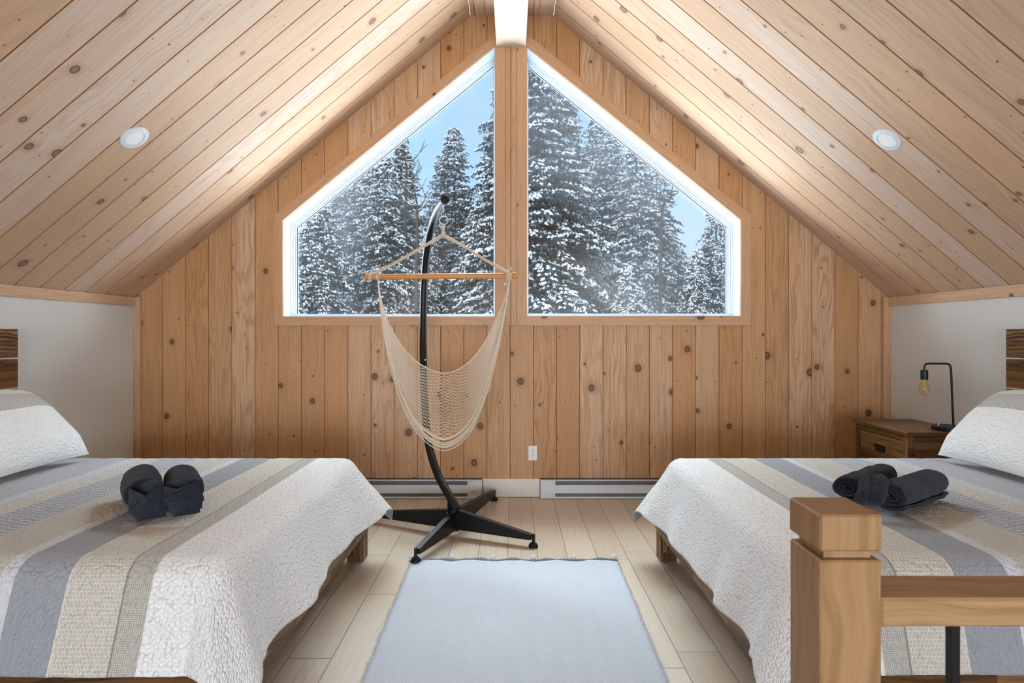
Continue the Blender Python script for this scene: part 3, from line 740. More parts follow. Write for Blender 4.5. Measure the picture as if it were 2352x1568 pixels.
# ------------------------------------------------------------ towels
def roll(a, b, R, seed, m=None, flat=.86, turns=3.2, lobes=.06):
    """a rolled towel: a spiral sheet swept from a (near end) to b"""
    a, b = Vector(a), Vector(b); ax = (b-a); L = ax.length; ax.normalize()
    side = ax.cross(Vector((0, 0, 1))).normalized(); up = side.cross(ax)
    N = int(turns*28); th = R/(turns+.6)*.86; m = m or MB(); nl = 26; rows = []
    def ringpts(t):
        bul = 1-.10*(2*t-1)**4; outer, inner = [], []
        for i in range(N+1):
            f = i/N; ang = 2*pi*turns*f-pi*.62; r = R*(.16+.84*f)
            wr = 1+lobes*f*mnoise.noise(Vector((cos(ang)*1.3+seed, t*5.5, sin(ang)*1.3)))+.10*f*sin(t*24+ang*1.5+seed)*mnoise.noise(Vector((t*9, ang, seed)))
            ro = r*bul*wr; ri = max(ro-th*(.85 if f > .08 else .3), .001)
            push = .010*f*mnoise.noise(Vector((ang*.8, seed, t*2)))+(-.012*(1-f) if t < .5 else .012*(1-f))*-1
            base = a+ax*(L*t+(push if t in (0., 1.) else 0))
            for rr, lst in ((ro, outer), (ri, inner)):
                z = rr*sin(ang)*flat
                lst.append(base+side*(rr*cos(ang))+up*z)
        return outer, inner
    for k_ in range(nl+1):
        rows.append(ringpts(k_/nl))
    base = len(m.v); W_ = 2*(N+1)
    for o_, i_ in rows: m.v += o_+i_[::-1]
    for k_ in range(nl):
        for j in range(W_):
            p, q = base+k_*W_+j, base+k_*W_+(j+1) % W_
            m.f.append((p, q, q+W_, p+W_)); m.uv.append(None); m.mi.append(0)
    for k_, rev in ((0, False), (nl, True)):
        for j in range(N):
            p = base+k_*W_; f = (p+j, p+W_-1-j, p+W_-2-j, p+j+1)
            m.f.append(f if rev else f[::-1]); m.uv.append(None); m.mi.append(0)
    return m
def slab(m, pts, th=(0, .008, 0)): m.prism(pts, th)
def folded_cloth(m, corners, th, seed, n=14, bend=.006):
    """thick soft quad patch of cloth from 4 corners"""
    A, B, C, E = [Vector(c) for c in corners]; nr = ((B-A).cross(E-A)).normalized()
    def pt(i, j, sg):
        p = A*(1-i)*(1-j)+B*i*(1-j)+C*i*j+E*(1-i)*j
        r = min(i, 1-i, j, 1-j); rd = th/2*min(1, sqrt(max(0, r)/.12))
        return p+nr*(sg*rd+bend*mnoise.noise(Vector((i*2.2+seed, j*2.2, seed)))+bend*1.5*sin(pi*i)*sin(pi*j))
    m.grid(lambda i, j: pt(i, j, 1), n, n); m.grid(lambda i, j: pt(i, j, -1), n, n, flip=True)

TZ = .612
def rz(R, flat=.86): return TZ+R*flat*1.01+.004
# left pair
r1 = roll((-1.415, 2.15, rz(.084)), (-1.60, 2.41, rz(.080)), .084, 1.0)
t1 = thing('rolled_towel', (-1.50, 2.25, TZ), 'charcoal rolled towel with a folded pocket end, left one on the left bed', 'towel', 'rolled charcoal towels')
r1.build('roll', M_['towel'], t1, smooth=50)
r2 = roll((-1.262, 2.17, rz(.080)), (-1.44, 2.43, rz(.078)), .080, 3.0)
t2 = thing('rolled_towel', (-1.34, 2.27, TZ), 'charcoal rolled towel with a pointed folded end, right one on the left bed', 'towel', 'rolled charcoal towels')
r2.build('roll', M_['towel'], t2, smooth=50)
def PP(x, y, d): return P(250+x/8.71, 1040+y/8.71, d)
def flap(root, quads, name='folded_corner', th=.010, mat='towel'):
    for i, q in enumerate(quads):
        m = MB(); folded_cloth(m, q, th, i*1.7); m.build(name, M_[mat], root, smooth=60)
flap(t1, [(PP(400,1150,2.07), PP(560,1375,2.03), PP(1150,1270,2.05), PP(1075,640,2.10)),
          (PP(385,690,2.11), PP(400,1150,2.085), PP(760,930,2.06), PP(740,860,2.085)),
          (PP(430,700,2.17), PP(720,880,2.12), PP(1050,610,2.14), PP(810,400,2.22))])
flap(t1, [(PP(400,1140,2.066), PP(430,1190,2.062), PP(1090,690,2.092), PP(1060,610,2.096))], 'hem', .006, 'towelband')
flap(t2, [(PP(1160,990,2.09), PP(1290,1290,2.04), PP(1820,1190,2.07), PP(1880,760,2.12)),
          (PP(1060,860,2.075), PP(1130,990,2.07), PP(1870,1110,2.08), PP(1880,560,2.11)),
          (PP(1080,650,2.12), PP(1060,860,2.09), PP(1440,760,2.08), PP(1440,745,2.10)),
          (PP(1110,630,2.17), PP(1430,740,2.13), PP(1840,540,2.14), PP(1450,370,2.21))])
flap(t2, [(PP(1050,850,2.068), PP(1060,930,2.066), PP(1880,620,2.098), PP(1860,530,2.100))], 'hem', .006, 'towelband')
# right pair
r3 = roll((1.452, 2.14, rz(.074)), (1.79, 2.36, rz(.072)), .075, 5.0, lobes=.12)
t3 = thing('rolled_towel', (1.62, 2.25, TZ), 'charcoal rolled towel on the right bed, the nearer one with a spiral end', 'towel', 'rolled charcoal towels')
r3.build('roll', M_['towel'], t3, smooth=50)
r4 = roll((1.372, 2.285, rz(.064)), (1.70, 2.53, rz(.062)), .066, 7.0, lobes=.12)
t4 = thing('rolled_towel', (1.53, 2.4, TZ), 'charcoal rolled towel on the right bed, the farther one with looped folded ends', 'towel', 'rolled charcoal towels')
r4.build('roll', M_['towel'], t4, smooth=50)
def capsule(path, r):
    pts = spline(path, 6); n = len(pts); rs = [r*sqrt(max(.04, 1-(abs(2*i/(n-1)-1))**5)) for i in range(n)]
    m = MB(); m.tube(pts, rs, 16, flat=.8)
    for i, v in enumerate(m.v): m.v[i] = v+Vector((mnoise.noise(v*30), mnoise.noise(v*30+Vector((9,0,0))), mnoise.noise(v*30+Vector((0,9,0)))))*.005
    return m
capsule([P(1984,1094,2.20), P(1988,1108,2.17), P(1984,1130,2.14), P(1974,1155,2.13)], .021).build('folded_end', M_['towel'], t4, smooth=True)
capsule([P(2018,1093,2.20), P(2022,1112,2.15), P(2014,1136,2.12), P(2006,1160,2.11)], .029).build('folded_end', M_['towel'], t4, smooth=True)

# ------------------------------------------------------------ nightstand and lamp
nx0, nx1, ny0, ny1, nzt = 2.43, 2.86, 3.43, 3.99, .697
root = thing('nightstand', ((nx0+nx1)/2, (ny0+ny1)/2, 0), 'dark acacia nightstand with a drawer beside the right bed', 'nightstand')
m = MB(); m.box((nx0, ny0, nzt-.024), (nx1, ny1, nzt), .003); m.build('top', W['acacia_plain'], root, axis=0)
bx0, by0, by1, bx1 = nx0+.018, ny0+.018, ny1-.018, nx1-.01
for xa in (bx0, bx1-.045):
    for ya in (by0, by1-.045):
        m = MB(); m.box((xa, ya, 0), (xa+.045, ya+.045, nzt-.0245), .002); m.build('leg', W['acacia_plain'], root, axis=2)
m = MB()
for ya in (by0+.010, by1-.022): m.box((bx0+.045, ya, .12), (bx1-.045, ya+.012, nzt-.0245))
m.box((bx1-.02, by0+.045, .12), (bx1-.008, by1-.045, nzt-.0245)); m.box((bx0+.012, by0+.045, .12), (bx1-.02, by1-.045, .135))
m.build('side_panel', W['acacia_plain'], root, axis=0)
m = MB(); m.box((bx0+.002, by0+.045, nzt-.062), (bx0+.03, by1-.045, nzt-.0245), .002); m.box((bx0+.002, by0+.045, .40), (bx0+.03, by1-.045, .43), .002); m.build('front_rail', W['acacia_plain'], root, axis=1)
for za, zb in ((.434, nzt-.066), (.14, .396)):
    m = MB(); m.box((bx0+.004, by0+.048, za), (bx0+.024, by1-.048, zb), .002); dr = m.build('drawer', W['acacia_plain'], root, axis=1)
    zc = (za+zb)/2+.012; yc = (by0+by1)/2
    m = MB(); m.box((bx0-.002, yc-.045, zc-.022), (bx0+.0045, yc+.045, zc+.022), .001)
    m.box((bx0-.006, yc-.045, zc+.012), (bx0+.0, yc+.045, zc+.022), .001); tag(m.build('handle', M_['black'], dr), 'black recessed metal handle')
lc = Vector((2.745, 3.515, nzt)); LS = .915
root = thing('table_lamp', lc, 'black metal desk lamp with a bare filament bulb on the nightstand', 'lamp')
m = MB(); m.lathe(lc, [(.080, 0), (.083, .003), (.083, .025), (.080, .028), (0, .028)], 40); m.build('base', M_['black'], root, smooth=35)
m = MB(); m.lathe(lc+Vector((-.046, .012, .028)), [(.008, 0), (.008, .014), (.007, .015), (0, .015)], 16); tag(m.build('dimmer_knob', M_['steel'], root, smooth=35), 'small steel dimmer knob')
m = MB()
for dx in (.012, .028): m.box(lc+Vector((dx-.002, -.0830, .010)), lc+Vector((dx+.002, -.078, .020)))
tag(m.build('port', M_['steel'], root), 'two small charging ports')
b0 = lc+Vector((.055, .02, .026)); top = Vector((.038, .02, .425))
pa = [b0, lc+Vector((.0465, .02, .22)), lc+Vector((.040, .02, .375))]
xb = -.130
pa += [lc+Vector((.0375, .02, .395)), lc+Vector((.031, .02, .411)), lc+Vector((.016, .02, .4185)), lc+Vector((0, .02, .419)), lc+Vector((xb+.03, .02, .419)), lc+Vector((xb+.012, .02, .4165)), lc+Vector((xb+.002, .02, .404)), lc+Vector((xb, .02, .388)), lc+Vector((xb, .02, .375))]
m = MB(); m.tube(pa, .0062, 12); m.build('pole', M_['black'], root, smooth=50)
sc_ = lc+Vector((xb, .02, 0))
m = MB(); m.lathe(sc_+Vector((0, 0, .318)), [(.0205, 0), (.0205, .058), (.019, .060), (0, .060)], 24); m.build('socket', M_['black'], root, smooth=35)
m = MB(); m.lathe(sc_+Vector((0, 0, .218)), [(.0, 0), (.006, .0015), (.020, .010), (.0290, .026), (.0315, .038), (.029, .055), (.022, .078), (.0165, .1), (.0155, .101)], 28); bl = m.build('bulb', M_['bulb'], root, smooth=True)
m = MB()
for k in range(6):
    an = k*pi/3; p0 = sc_+Vector((.006*cos(an), .006*sin(an), .295)); p1 = sc_+Vector((.014*cos(an+.2), .014*sin(an+.2), .245)); m.tube([p0, p1], .0009, 5)
m.tube([sc_+Vector((0, 0, .318)), sc_+Vector((0, 0, .29))], .004, 8); m.build('filament', M_['filament'], bl)

# ------------------------------------------------------------ hammock stand
hub = P(1047, 1200, 3.60); hub = Vector((hub.x, hub.y, 0))
root = thing('hammock_stand', hub, 'black steel C-shaped hammock stand on a four-legged cross base', 'hammock stand')
K = .9143
pp = [(1049,1168,3.87), (1030,1135,3.92), (1008,1095,4.01), (992,1050,4.10), (983,1010,4.18), (977,950,4.27), (974,900,4.33), (972,820,4.42), (972,740,4.47), (974,660,4.47), (978,600,4.42), (985,550,4.33), (994,512,4.21), (1006,480,4.03), (1022,458,3.80)]
path = spline([P(a, b, c*K) for a, b, c in pp], 5)
rr = [.0262]*len(path)
m = MB(); m.tube(path, rr, 22); pole = m.build('pole', M_['black'], root, smooth=45)
for q, nm in ((0, 0), (-1, 1)):
    dirv = (path[0]-path[1]) if q == 0 else (path[-1]-path[-2])
    m = MB(); m.lathe(path[q], [(.0275, -.02), (.0275, .003), (.025, .006), (0, .007)], 24, dirv); m.build('end_cap', M_['rubber'], pole, smooth=35)
for px, py in ((976.5, 826), (977, 842)):
    m = MB(); c = P(px, py, 4.40*K-.026); m.lathe(c, [(.006, -.003), (.006, .0015), (0, .003)], 12, (0, -1, 0)); tag(m.build('bolt', M_['steel'], pole, smooth=40), 'round steel bolt head')
# hub
pe = path[0]
m = MB(); hb_ = Vector((hub.x, hub.y, 0))
m.tube([(hub.x, hub.y, .035), (hub.x, hub.y, .185)], .024, 20)
m.prism([(hub.x-.05, hub.y-.0, .06), (hub.x-.012, hub.y+.04, .06), (path[5].x-.0, path[5].y, path[5].z-.02), (path[4].x-.015, path[4].y-.03, path[4].z-.03)], (.016, .004, 0))
m.build('hub', M_['black'], root, smooth=45)
m = MB(); m.lathe((hub.x-.047, hub.y-.012, .155), [(.008, 0), (.008, .006), (0, .009)], 10, (0, -1, 0)); tag(m.build('hub_bolt', M_['steel'], root), 'steel bolt on the hub')
feet = [P(955, 1292, 1.3*FPX/(1292-768)), P(1225, 1256, 1.3*FPX/(1256-768)), P(1135, 1146, 1.3*FPX/(1149-768)), Vector((hub.x-.62, hub.y+.27, 0))]
for i, f in enumerate(feet):
    f = Vector((f.x, f.y, 0)); dv = (f-hub); L = dv.length; dv.normalize(); sd = Vector((-dv.y, dv.x, 0))
    a = hub+dv*.022; b = f-dv*.012; m = MB(); th = .018
    zt = .065 if i != 2 else .075
    poly = [a+Vector((0, 0, .048)), a+Vector((0, 0, .172)), b+Vector((0, 0, zt+.012)), b+Vector((0, 0, zt-.018)), b-dv*.04+Vector((0, 0, .045))]
    m.prism([p-sd*th for p in poly], sd*2*th); lg = m.build('leg', M_['black'], root)
    m = MB(); h0 = .004 if i == 0 else 0.0
    m.lathe(f+Vector((0, 0, h0)), [(.026, 0), (.030, .004), (.029, .012), (.021, .024), (.010, .030), (.010, .078), (.008, .080), (0, .080)], 20); m.build('foot', M_['rubber'], lg, smooth=35)

# ------------------------------------------------------------ hammock chair
dh = 3.80*K; HY = dh
root = thing('hammock_chair', P(1018, 1028, dh), 'cream rope hammock chair hanging from the black stand', 'hammock chair')
def q2(a, b, off=0.0): return P(a, b, dh+off)
m = MB(); m.tube([q2(838,636), q2(1188,633)], .0175, 16)
for u_ in (.26, .275, .5, .515, .73, .745):
    c = q2(838,636).lerp(q2(1188,633), u_); m.lathe(c, [(.0172, -.002), (.0187, -.001), (.0187, .001), (.0172, .002)], 16, (1, 0, 0))
m.lathe(q2(840,636), [(.0175, -.006), (.0215, -.002), (.0215, .012), (.018, .016)], 16, (1, 0, 0)); m.lathe(q2(1181,633), [(.0175, -.006), (.0215, -.002), (.0215, .012), (.018, .016)], 16, (1, 0, 0))
m.build('spreader_bar', W['bamboo'], root, axis=0, smooth=50)
# hook, ring
m = MB(); m.tube(spline([q2(1018,470), q2(1018,478), q2(1020,484), q2(1014,489), q2(1016,497), q2(1022,497), q2(1023,490)], 5), .0028, 8); m.tube([q2(1018,478), q2(1018,465)], .0045, 8)
m.build('hook', M_['steel'], root, smooth=True)
m = MB(); rc = q2(1019, 506); pts = [rc+Vector((.026*cos(2*pi*k/28), 0, .026*sin(2*pi*k/28))) for k in range(29)]; m.tube(pts, .0032, 8, cap=False); m.build('ring', M_['steel'], root, smooth=True)
random.seed(21)
def strands(path, n, spread, r, m, fan0=1.0, fan1=1.0):
    for k_ in range(n):
        an = 2*pi*k_/n+.4; pts = []
        P0 = [Vector(p) for p in path]
        for i, p in enumerate(P0):
            t = i/(len(P0)-1); sp_ = spread*(fan0*(1-t)+fan1*t+.35*sin(t*9+k_*2))
            pts.append(p+Vector((0, cos(an)*sp_, sin(an)*sp_)))
        m.tube(spline(pts, 4), r, 6)
m = MB()
strands([q2(1019,514), q2(1018,528), q2(1017,544)], 6, .006, .0030, m, .6, 1)
for k_ in range(6): m.lathe(q2(1017.5, 519+k_*4.2), [(.009, -.004), (.0125, -.002), (.0125, .002), (.009, .004)], 14, (.05, 0, 1))
strands([q2(1017,540), q2(960,573), q2(905,605), q2(868,624), q2(853,634), q2(851,646)], 6, .006, .0028, m, 1.5, .9)
strands([q2(1017,540), q2(1060,562), q2(1110,594), q2(1150,616), q2(1170,628), q2(1174,640)], 6, .006, .0028, m, 1.5, .9)
for bx, off in ((851, 0), (868, .0), (1172, 0), (1166, 0)):
    for k_ in range(3):
        c = q2(bx+k_*2.0-2, 635, 0); pts = [c+Vector((.002*sin(3*k_+j), .0205*cos(2*pi*j/16), .0205*sin(2*pi*j/16))) for j in range(17)]; m.tube(pts, .0028, 6, cap=False)
for kx, ky in ((1173, 617), (1168, 622), (1160, 652)):
    c = q2(kx, ky, -.02); m.lathe(c, [(.003, -.008), (.009, -.004), (.010, .0), (.009, .004), (.003, .008)], 10, (1, .3, .5))
m.tube(spline([q2(1173,617,-.02), q2(1166,609,-.03), q2(1161,612,-.03)], 4), .002, 6)
m.tube(spline([q2(1160,652,-.02), q2(1164,645,-.015), q2(1168,638,-.01)], 4), .002, 6)
m.build('hanging_rope', M_['rope'], root, smooth=True)
# net
Bp = [(868,638,0), (876,690,.02), (893,742,.07), (925,797,.13), (968,838,.17), (1020,857,.19), (1068,839,.17), (1110,792,.13), (1142,728,.07), (1160,685,.02), (1171,638,0)]
Fp = [(867,638,-.01), (877,720,-.03), (893,815,-.07), (918,905,-.10), (958,985,-.13), (1018,1026,-.15), (1075,992,-.13), (1112,915,-.10), (1137,830,-.07), (1156,740,-.03), (1172,638,-.01)]
Bs = spline([q2(*p) for p in Bp], 12); Fs = spline([q2(*p) for p in Fp], 12)
def cur(S, u):
    x = max(0, min(1, u))*(len(S)-1); i = min(int(x), len(S)-2); return S[i].lerp(S[i+1], x-i)
def surf(u, v):
    a, b = cur(Bs, u), cur(Fs, u); mid = (4*u*(1-u))**1.2
    p = a.lerp(b, v); p.y += .10*mid*sin(pi*v)*(.5+.5*v)      # pocket belly
    p.z += -.012*mid*sin(pi*v)
    return p
m = MB(); NU, NV = 58, 40
def node(i, j): 
    u = i/NU; v = j/NV*.93; u = .5+(u-.5)*(.86+.14*abs(2*u-1)**2)
    return surf(u, v)
for j in range(NV):
    for i in range(NU):
        # honeycomb: zigzag rows joined by short links
        if (i+j) % 2 == 0:
            a = node(i, j+.22); b = node(i+1, j-.22 if True else j)
        else:
            a = node(i, j-.22); b = node(i+1, j+.22)
        if 1 <= i < NU-1: m.tube([a, b], .0018, 4, cap=False)
        if (i+j) % 2 == 0 and 1 < i < NU-1: m.tube([node(i, j+.22), node(i, j+1-.22)], .0018, 4, cap=False)
m.build('net', M_['rope'], root, smooth=True)
m = MB()
m.tube(Bs, .0038, 8)
for k_ in range(16):
    v0 = .90+.10*(k_/15); ph = random.random()*6; pts = []
    for i in range(41):
        u = i/40; p = surf(u, v0); md = (4*u*(1-u))**.7
        pts.append(p+Vector((0, .045*md*sin(ph+k_), .022*md*cos(ph+2.1*u))))
    m.tube(pts, .0028, 6)
m.build('rim_cord', M_['rope'], root, smooth=True)
m = MB()
for side in (0, 1):
    for k_ in range(26):
        v0 = random.random()**.7; ue = .10+.34*v0*random.uniform(.6, 1); pts = []
        for i in range(15):
            u = ue*i/14; uu = u if side == 0 else 1-u
            p = surf(uu, v0*min(1, .2+i/9)); pts.append(p+Vector((0, -.006+.004*sin(k_*1.7+i*.6), .003*sin(k_+i))))
        m.tube(pts, .0018, 5)
# a slack loop hanging on the left
m.tube(spline([q2(880,725,-.04), q2(896,800,-.08), q2(903,850,-.10), q2(908,885,-.12), q2(910,868,-.12), q2(915,872,-.12)], 5), .0022, 6)
m.tube(spline([q2(1124,870,-.08), q2(1127,890,-.09), q2(1122,897,-.09)], 5), .0022, 6)
m.build('gathered_strand', M_['rope'], root, smooth=True)

# ------------------------------------------------------------ rug
root = thing('rug', (0.01, 2.2, 0), 'pale grey-blue herringbone rug with white pom-poms lying between the beds', 'rug')
ry0, ry1 = 1.05, 3.185
def rugpt(i, j):
    y = ry0+(ry1-ry0)*j; xl = -.548-.027*j; xr = .562+.041*j
    x = xl+(xr-xl)*i
    x += .006*mnoise.noise(Vector((y*14, i*3, 0)))*(1 if i in (0, 1) else .3)
    z = .006+.0016*mnoise.noise(Vector((x*3, y*3, 1)))+.0012*mnoise.noise(Vector((x*9, y*9, 4)))
    if j > .985: z += .008*abs(sin(i*5*pi))
    return (x, y, z)
m = MB(); m.grid(rugpt, 60, 110, lambda i, j: (ry0+(ry1-ry0)*j, i*1.16+.03))
o = m.build('cloth', M_['rug'], root, smooth=True); so_ = o.modifiers.new('thickness', 'SOLIDIFY'); so_.thickness = .005; so_.offset = -1
m = MB()
for k_ in range(200):
    y = ry0+(ry1-ry0)*k_/200
    for xe, sg in ((rugpt(0, k_/200)[0], -1), (rugpt(1, k_/200)[0], 1)):
        m.tube([(xe, y, .006), (xe+sg*random.uniform(.006, .012), y+random.uniform(-.004, .004), .003)], .0012, 4)
tag(m.build('fringe', M_['pom'], root), kind='stuff')
m = MB(); m.tube([(Vector(rugpt(i/60, 1))+Vector((0, .004, .001+.003*sin(i*.7)))) for i in range(61)], [.0075+.0015*sin(i*1.3) for i in range(61)], 8)
m.build('rolled_hem', M_['hem'], root, smooth=True)
for i in range(6):
    px = 945+i*(1411-945)/5; d = ry1+.014; c = Vector(((px-1176)*d/FPX, d+.008, .018))
    m = MB(); n = 14
    def pb(i_, j_, c=c):
        th, ph = 2*pi*i_, pi*(j_-.5); dr = Vector((cos(ph)*cos(th), cos(ph)*sin(th), sin(ph)))
        return c+dr*(.0165*(1+.12*mnoise.noise(dr*4+c*9)))
    m.grid(pb, 20, 12); m.build('pom_pom', M_['pom'], root, smooth=True)

# ------------------------------------------------------------ stair railing
pw = .09; n0 = .88*1.0*.9143; k_ = n0/1280.0
npx = lambda px: (px-1176)*n0/FPX
NX0, NX1 = npx(1884.5), npx(2026); pw = NX1-NX0; NY0, NY1 = n0, n0+pw
nz = lambda py: EYE-(py-768)*n0/FPX
root = thing('stair_railing', ((NX0+NX1)/2, (NY0+NY1)/2, 0), 'light oak newel post and handrail with black balusters in the right foreground', 'railing')
m = MB(); m.box((NX0, NY0, 0), (NX1, NY1, nz(1287)), .0025); post = m.build('newel_post', W['oak'], root)
m = MB(); m.box((NX0+.010, NY0+.010, nz(1287)), (NX1-.010, NY1-.010, nz(1266))); m.build('neck', W['oak'], post)
m = MB(); m.box((NX0-.0008, NY0-.0008, nz(1267)), (NX1+.0008, NY1+.0008, nz(1182)), .003); m.build('post_cap', W['oak'], post)
zr1, zr0 = nz(1376), nz(1443); hr = MB(); hr.box((NX1, NY0+.002, zr0), (1.5, NY1-.006, zr1), .004); hr.build('handrail', W['oak'], root, axis=0)
by = (NY0+NY1)/2; bxs = (2186-1176)*(by-.009)/FPX
for i in range(5):
    xa = bxs+i*.142; m = MB(); m.box((xa, by-.009, 0), (xa+.0135, by+.0045, zr0), .001); m.build('baluster', M_['black'], root)

# ------------------------------------------------------------ outside: snowy conifers
m = MB(); m.grid(lambda i, j: (-40+80*i, 5.2+60*j, -3.4+.3*mnoise.noise(Vector((i*9, j*9, 0)))), 40, 40)
tag(m.build('snow_ground', M_['snow'], smooth=True), 'snow covered ground below the windows', 'ground', kind='structure')
def conifer_meshes(H, R, seed, dens=1.0, droop=.35, sn=.55):
    rnd = random.Random(seed); fol, sno = MB(), MB(); z = H*.06
    def tri(M, a, b, c): 
        M.v += [a, b, c]; n = len(M.v); M.f.append((n-3, n-2, n-1)); M.uv.append(None); M.mi.append(0)
    while z < H*.985:
        t = z/H; L0 = R*(1-t)**.8*(1.0 if t > .12 else t/.12*.5+.5)+.05
        nb = int(rnd.uniform(9, 13)*dens) if L0 > .5 else 6
        for b in range(nb):
            az = 2*pi*(b+rnd.random())/nb; L = L0*rnd.uniform(.5, 1.2); zj = rnd.uniform(-.09, .09)*min(1, L0*2); dirv = Vector((cos(az), sin(az), 0)); sd = Vector((-sin(az), cos(az), 0))
            n = max(3, int(L/.085)); rise = rnd.uniform(-.05, .38)
            def pos(s_): return Vector((0, 0, z+zj))+dirv*(L*s_)+Vector((0, 0, L*(rise*s_-droop*s_*s_*1.6+.18*s_**3)))
            for k in range(1, n+1):
                s_ = k/n; p = pos(s_)
                tl = (.30*(1-s_)+.13)*min(1, L/.9+.25)*rnd.uniform(.7, 1.2)
                for sg in (-1, 1):
                    d = (dirv*.75+sd*sg+Vector((0, 0, rnd.uniform(-.55, -.15)))).normalized()
                    nn = 6
                    for q in range(nn):
                        f0 = q/nn; a = p+d*(tl*f0); hang = Vector((rnd.uniform(-.3, .3), rnd.uniform(-.3, .3), rnd.uniform(-1, -.25))).normalized()
                        w1 = tl*.26*(1-.5*f0)*rnd.uniform(.6, 1.5); pd = (d*.7+hang*.8).normalized()
                        tri(fol, a, a+d*(tl/nn*1.3)+Vector((0, 0, .012)), a+pd*(w1+.03))
                    if rnd.random() < sn*1.25 and s_ > .15:
                        for _q in range(3):
                            a = p+d*(tl*rnd.uniform(-.1, .75))+Vector((rnd.uniform(-.02, .02), rnd.uniform(-.02, .02), rnd.uniform(.004, .018)))
                            ww = rnd.uniform(.010, .030); ll = rnd.uniform(.04, .11)
                            dd = (d+Vector((rnd.uniform(-.5, .5), rnd.uniform(-.5, .5), rnd.uniform(-.3, .1)))).normalized()
                            e = a+dd*ll+Vector((0, 0, -.012)); mid = a+dd*ll*.5; cr_ = dd.cross(Vector((0, 0, 1))).normalized()
                            l_, r_ = mid+cr_*ww-Vector((0, 0, .014)), mid-cr_*ww-Vector((0, 0, .014)); tp = mid+Vector((0, 0, .014+ww*.5))
                            for x, y in ((a, l_), (l_, e), (e, r_), (r_, a)): tri(sno, x, y, tp)
        z += rnd.uniform(.11, .19)*(1 if L0 > .4 else .6)
    tk = MB(); tk.tube([(0, 0, 0), (.03, 0, H*.5), (0, 0, H*.97)], [H*.013, H*.007, .012], 7)
    out_ = []
    for mb, nm, mat in ((fol, 'foliage', M_['needles']), (sno, 'snow', M_['snow']), (tk, 'trunk', M_['bark'])):
        me = bpy.data.meshes.new(nm); me.from_pydata(mb.v, [], mb.f); me.materials.append(mat); me.update(); out_.append((nm, me))
    return out_
VAR = [conifer_meshes(9.5, 2.15, 3, 1.0, .38, .50), conifer_meshes(9.5, 1.65, 8, .95, .22, .42), conifer_meshes(9.5, 2.3, 15, 1.0, .50, .52)]
def tree(px, ptop, d, var, rot, label, wide=1.0, H=None):
    x = (px-1176)*d/FPX; ztop = EYE+(768-ptop)*d/FPX; zb = -3.5
    sc_ = (ztop-zb)/9.5
    root = thing('snowy_conifer', (x, d, zb), label, 'tree', 'snowy conifers outside the windows')
    root.rotation_euler = (0, 0, rot); root.scale = (sc_*wide, sc_*wide, sc_)
    for nm, me in VAR[var]:
        o = bpy.data.objects.new(nm, me); scene.collection.objects.link(o); o.parent = root
TREES = [
 (730, 415, 11.0, 2, .3, 'broad snow-laden conifer at the left edge of the left window', 1.0),
 (848, 335, 13.5, 0, 1.2, 'snowy conifer behind the hammock bar, second from the left', 1.0),
 (922, 300, 15.0, 1, 2.2, 'narrow snowy conifer beside the bare branched trunk in the left window', 1.0),
 (1043, 283, 17.0, 1, .7, 'tall pointed conifer alone against blue sky above the stand hook', 1.1),
 (1012, 345, 19.0, 1, 1.9, 'small pointed conifer just left of the tallest pointed one', .9),
 (1158, 150, 13.0, 0, 3.2, 'tall conifer half hidden behind the post between the windows', .9),
 (1238, 30, 12.0, 0, 4.1, 'very tall conifer filling the inner edge of the right window', 1.05),
 (1292, 150, 15.5, 1, 5.2, 'snowy conifer just right of the tallest one in the right window', 1.0),
 (1403, 288, 16.0, 1, .2, 'pointed conifer below the sloping frame of the right window', 1.2),
 (1462, 300, 13.0, 0, 2.9, 'snow-laden conifer with pale upright trunk in the right window', .95),
 (1645, 440, 12.5, 2, 1.0, 'broad conifer at the far right corner of the right window', .9),
 (1345, 440, 12.5, 2, 2.0, 'low conifer in front of the tall ones in the right window', .8),
 (1530, 560, 15.0, 0, 3.5, 'low conifer below the sky gap in the right window', 1.0),
 (985, 520, 13.0, 2, 4.6, 'low conifer behind the hammock stand pole', .9),
 (1090, 470, 15.0, 2, 5.5, 'low bushy conifer under the tall pointed one in the left window', .9),
 (795, 350, 15.5, 0, 2.2, 'snowy conifer half behind the broad left one in the left window', 1.1),
 (885, 345, 12.6, 0, 5.0, 'snow-laden conifer left of the snag in the left window', .9),
 (1370, 250, 19.0, 0, 2.6, 'far conifer filling the gap right of the tallest tree in the right window', 1.0),
 (1508, 345, 14.5, 0, 4.4, 'snowy conifer left of the blue gap in the right window', .9),
 (1700, 420, 14.0, 0, 3.3, 'conifer just beyond the right jamb of the right window', 1.1),
 (1600, 560, 11.5, 2, 3.9, 'low snow-laden conifer at the lower right of the right window', .8),
 (1440, 600, 11.0, 2, .9, 'lowest conifer in the middle of the right window', .9),
]
for a in TREES: tree(*a)
rb = random.Random(5)
for i, (px, where) in enumerate([(685, 'in the lower left corner of the left window'), (760, 'low behind the broad leftmost tree'), (835, 'just beyond the left end of the hammock bar'),
        (905, 'low behind the left hammock rope'), (975, 'low behind the black stand pole'), (1050, 'at the foot of the lone pointed conifer'), (1112, 'low beside the inner jamb of the left window'),
        (1240, 'low at the inner edge of the right window'), (1320, 'low beside the tallest tree of the right window'), (1400, 'low in the middle of the right window'),
        (1480, 'low under the bare branch in the right window'), (1560, 'low in the blue gap of the right window'), (1640, 'in the lower right corner of the right window')]):
    tree(px, 570+rb.uniform(-30, 25), 21+rb.uniform(-2, 3), i % 3, rb.uniform(0, 6), 'distant snowy conifer '+where, 1.5)
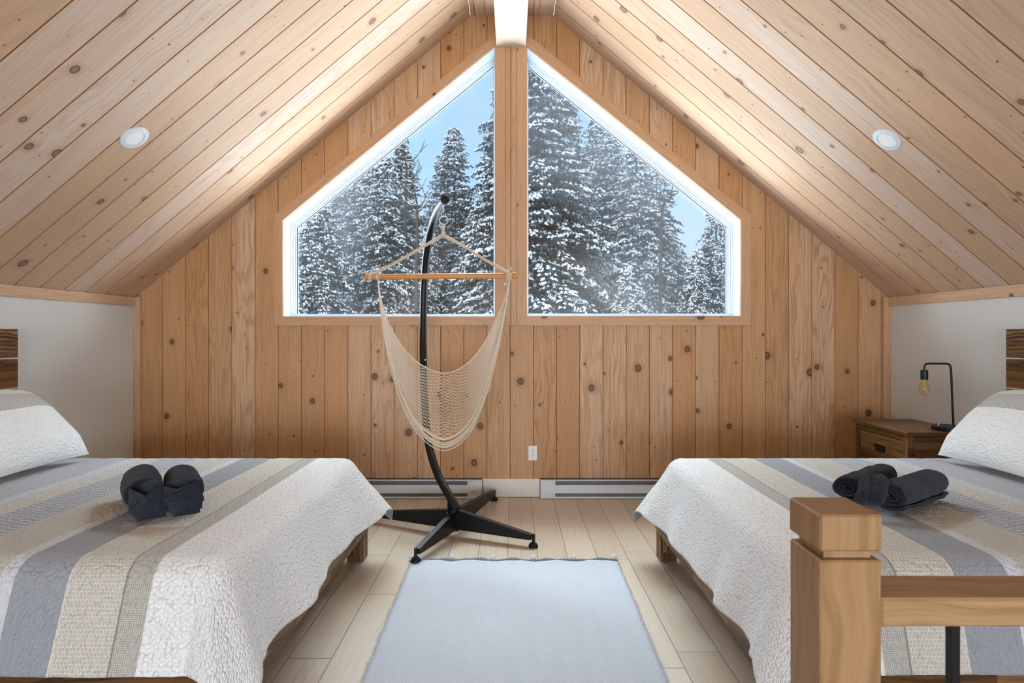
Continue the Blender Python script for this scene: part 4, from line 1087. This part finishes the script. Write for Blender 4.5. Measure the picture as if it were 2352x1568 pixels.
# bare trees
def bare(px0, py0, px1, py1, d, label, seed, twigs):
    a, b = P(px0, py0, d), P(px1, py1, d+.3); base = Vector((a.x-.1, d, -3.3))
    root = thing('bare_tree', base, label, 'tree'); rnd = random.Random(seed)
    m = MB(); pts = spline([base, base.lerp(a, .6), a, a.lerp(b, .5)+Vector((.05, 0, 0)), b], 6); n = len(pts)
    m.tube(pts, [.042*(1-i/n)+.008 for i in range(n)], 8); tr = m.build('trunk', M_['bark'], root, smooth=True)
    m = MB(); ms = MB()
    for k in range(twigs):
        i = int(n*rnd.uniform(.55, .97)); p = pts[i]; az = rnd.choice((-.3, .3, 2.8, 3.4))+rnd.uniform(-.5, .5); L = rnd.uniform(.18, .42)
        q = [p, p+Vector((cos(az), sin(az)*.5, .25))*L*.5, p+Vector((cos(az), sin(az)*.5, .6+rnd.random()*.4))*L]
        sp_ = spline(q, 4); m.tube(sp_, [.013*(1-j/len(sp_))+.005 for j in range(len(sp_))], 5)
        ms.tube([v+Vector((0, 0, .016)) for v in sp_], [.009*(1-j/len(sp_))+.003 for j in range(len(sp_))], 5)
        for _ in range(3):
            s_ = rnd.choice(sp_[2:]); e_ = s_+Vector((rnd.uniform(-.25, .25), 0, rnd.uniform(.05, .3))); m.tube([s_, e_], [.008, .004], 4)
    m.build('branch', M_['bark'], root, smooth=True); ms.build('snow_line', M_['snow'], root, smooth=True)
bare(932, 470, 925, 320, 12.5, 'bare dead trunk with crooked branches in the left window', 3, 8)
bare(958, 520, 945, 410, 11.5, 'short dead snag with curled branches left of the stand top', 8, 8)
bare(1520, 500, 1548, 410, 11.5, 'bare forked branch poking up by the right window slope', 12, 5)

# blown snow hanging in the air between the trees
m = MB(); m.box((-22, 9.0, -3.3), (22, 27, 14)); hz = m.build('snow_haze', M_['snow'])
hm = bpy.data.materials.new('blown_snow'); hm.use_nodes = True; t = hm.node_tree; t.nodes.clear()
o_ = t.nodes.new('ShaderNodeOutputMaterial'); vo = t.nodes.new('ShaderNodeVolumeScatter'); vo.inputs['Color'].default_value = (.99, .99, .985, 1)
tc_ = t.nodes.new('ShaderNodeTexCoord'); nn = t.nodes.new('ShaderNodeTexNoise'); nn.inputs['Scale'].default_value = .35; nn.inputs['Detail'].default_value = 2
t.links.new(tc_.outputs['Object'], nn.inputs['Vector']); mr_ = t.nodes.new('ShaderNodeMapRange')
for i_, v_ in ((1, .47), (2, .74), (3, .0015), (4, .14)): mr_.inputs[i_].default_value = v_
t.links.new(nn.outputs[0], mr_.inputs[0]); t.links.new(mr_.outputs[0], vo.inputs['Density']); t.links.new(vo.outputs[0], o_.inputs['Volume'])
hz.data.materials.clear(); hz.data.materials.append(hm); tag(hz, 'pale blown snow haze drifting between the trees', 'snow haze', kind='stuff')
scene.cycles.volume_step_rate = 4; scene.cycles.volume_bounces = 1
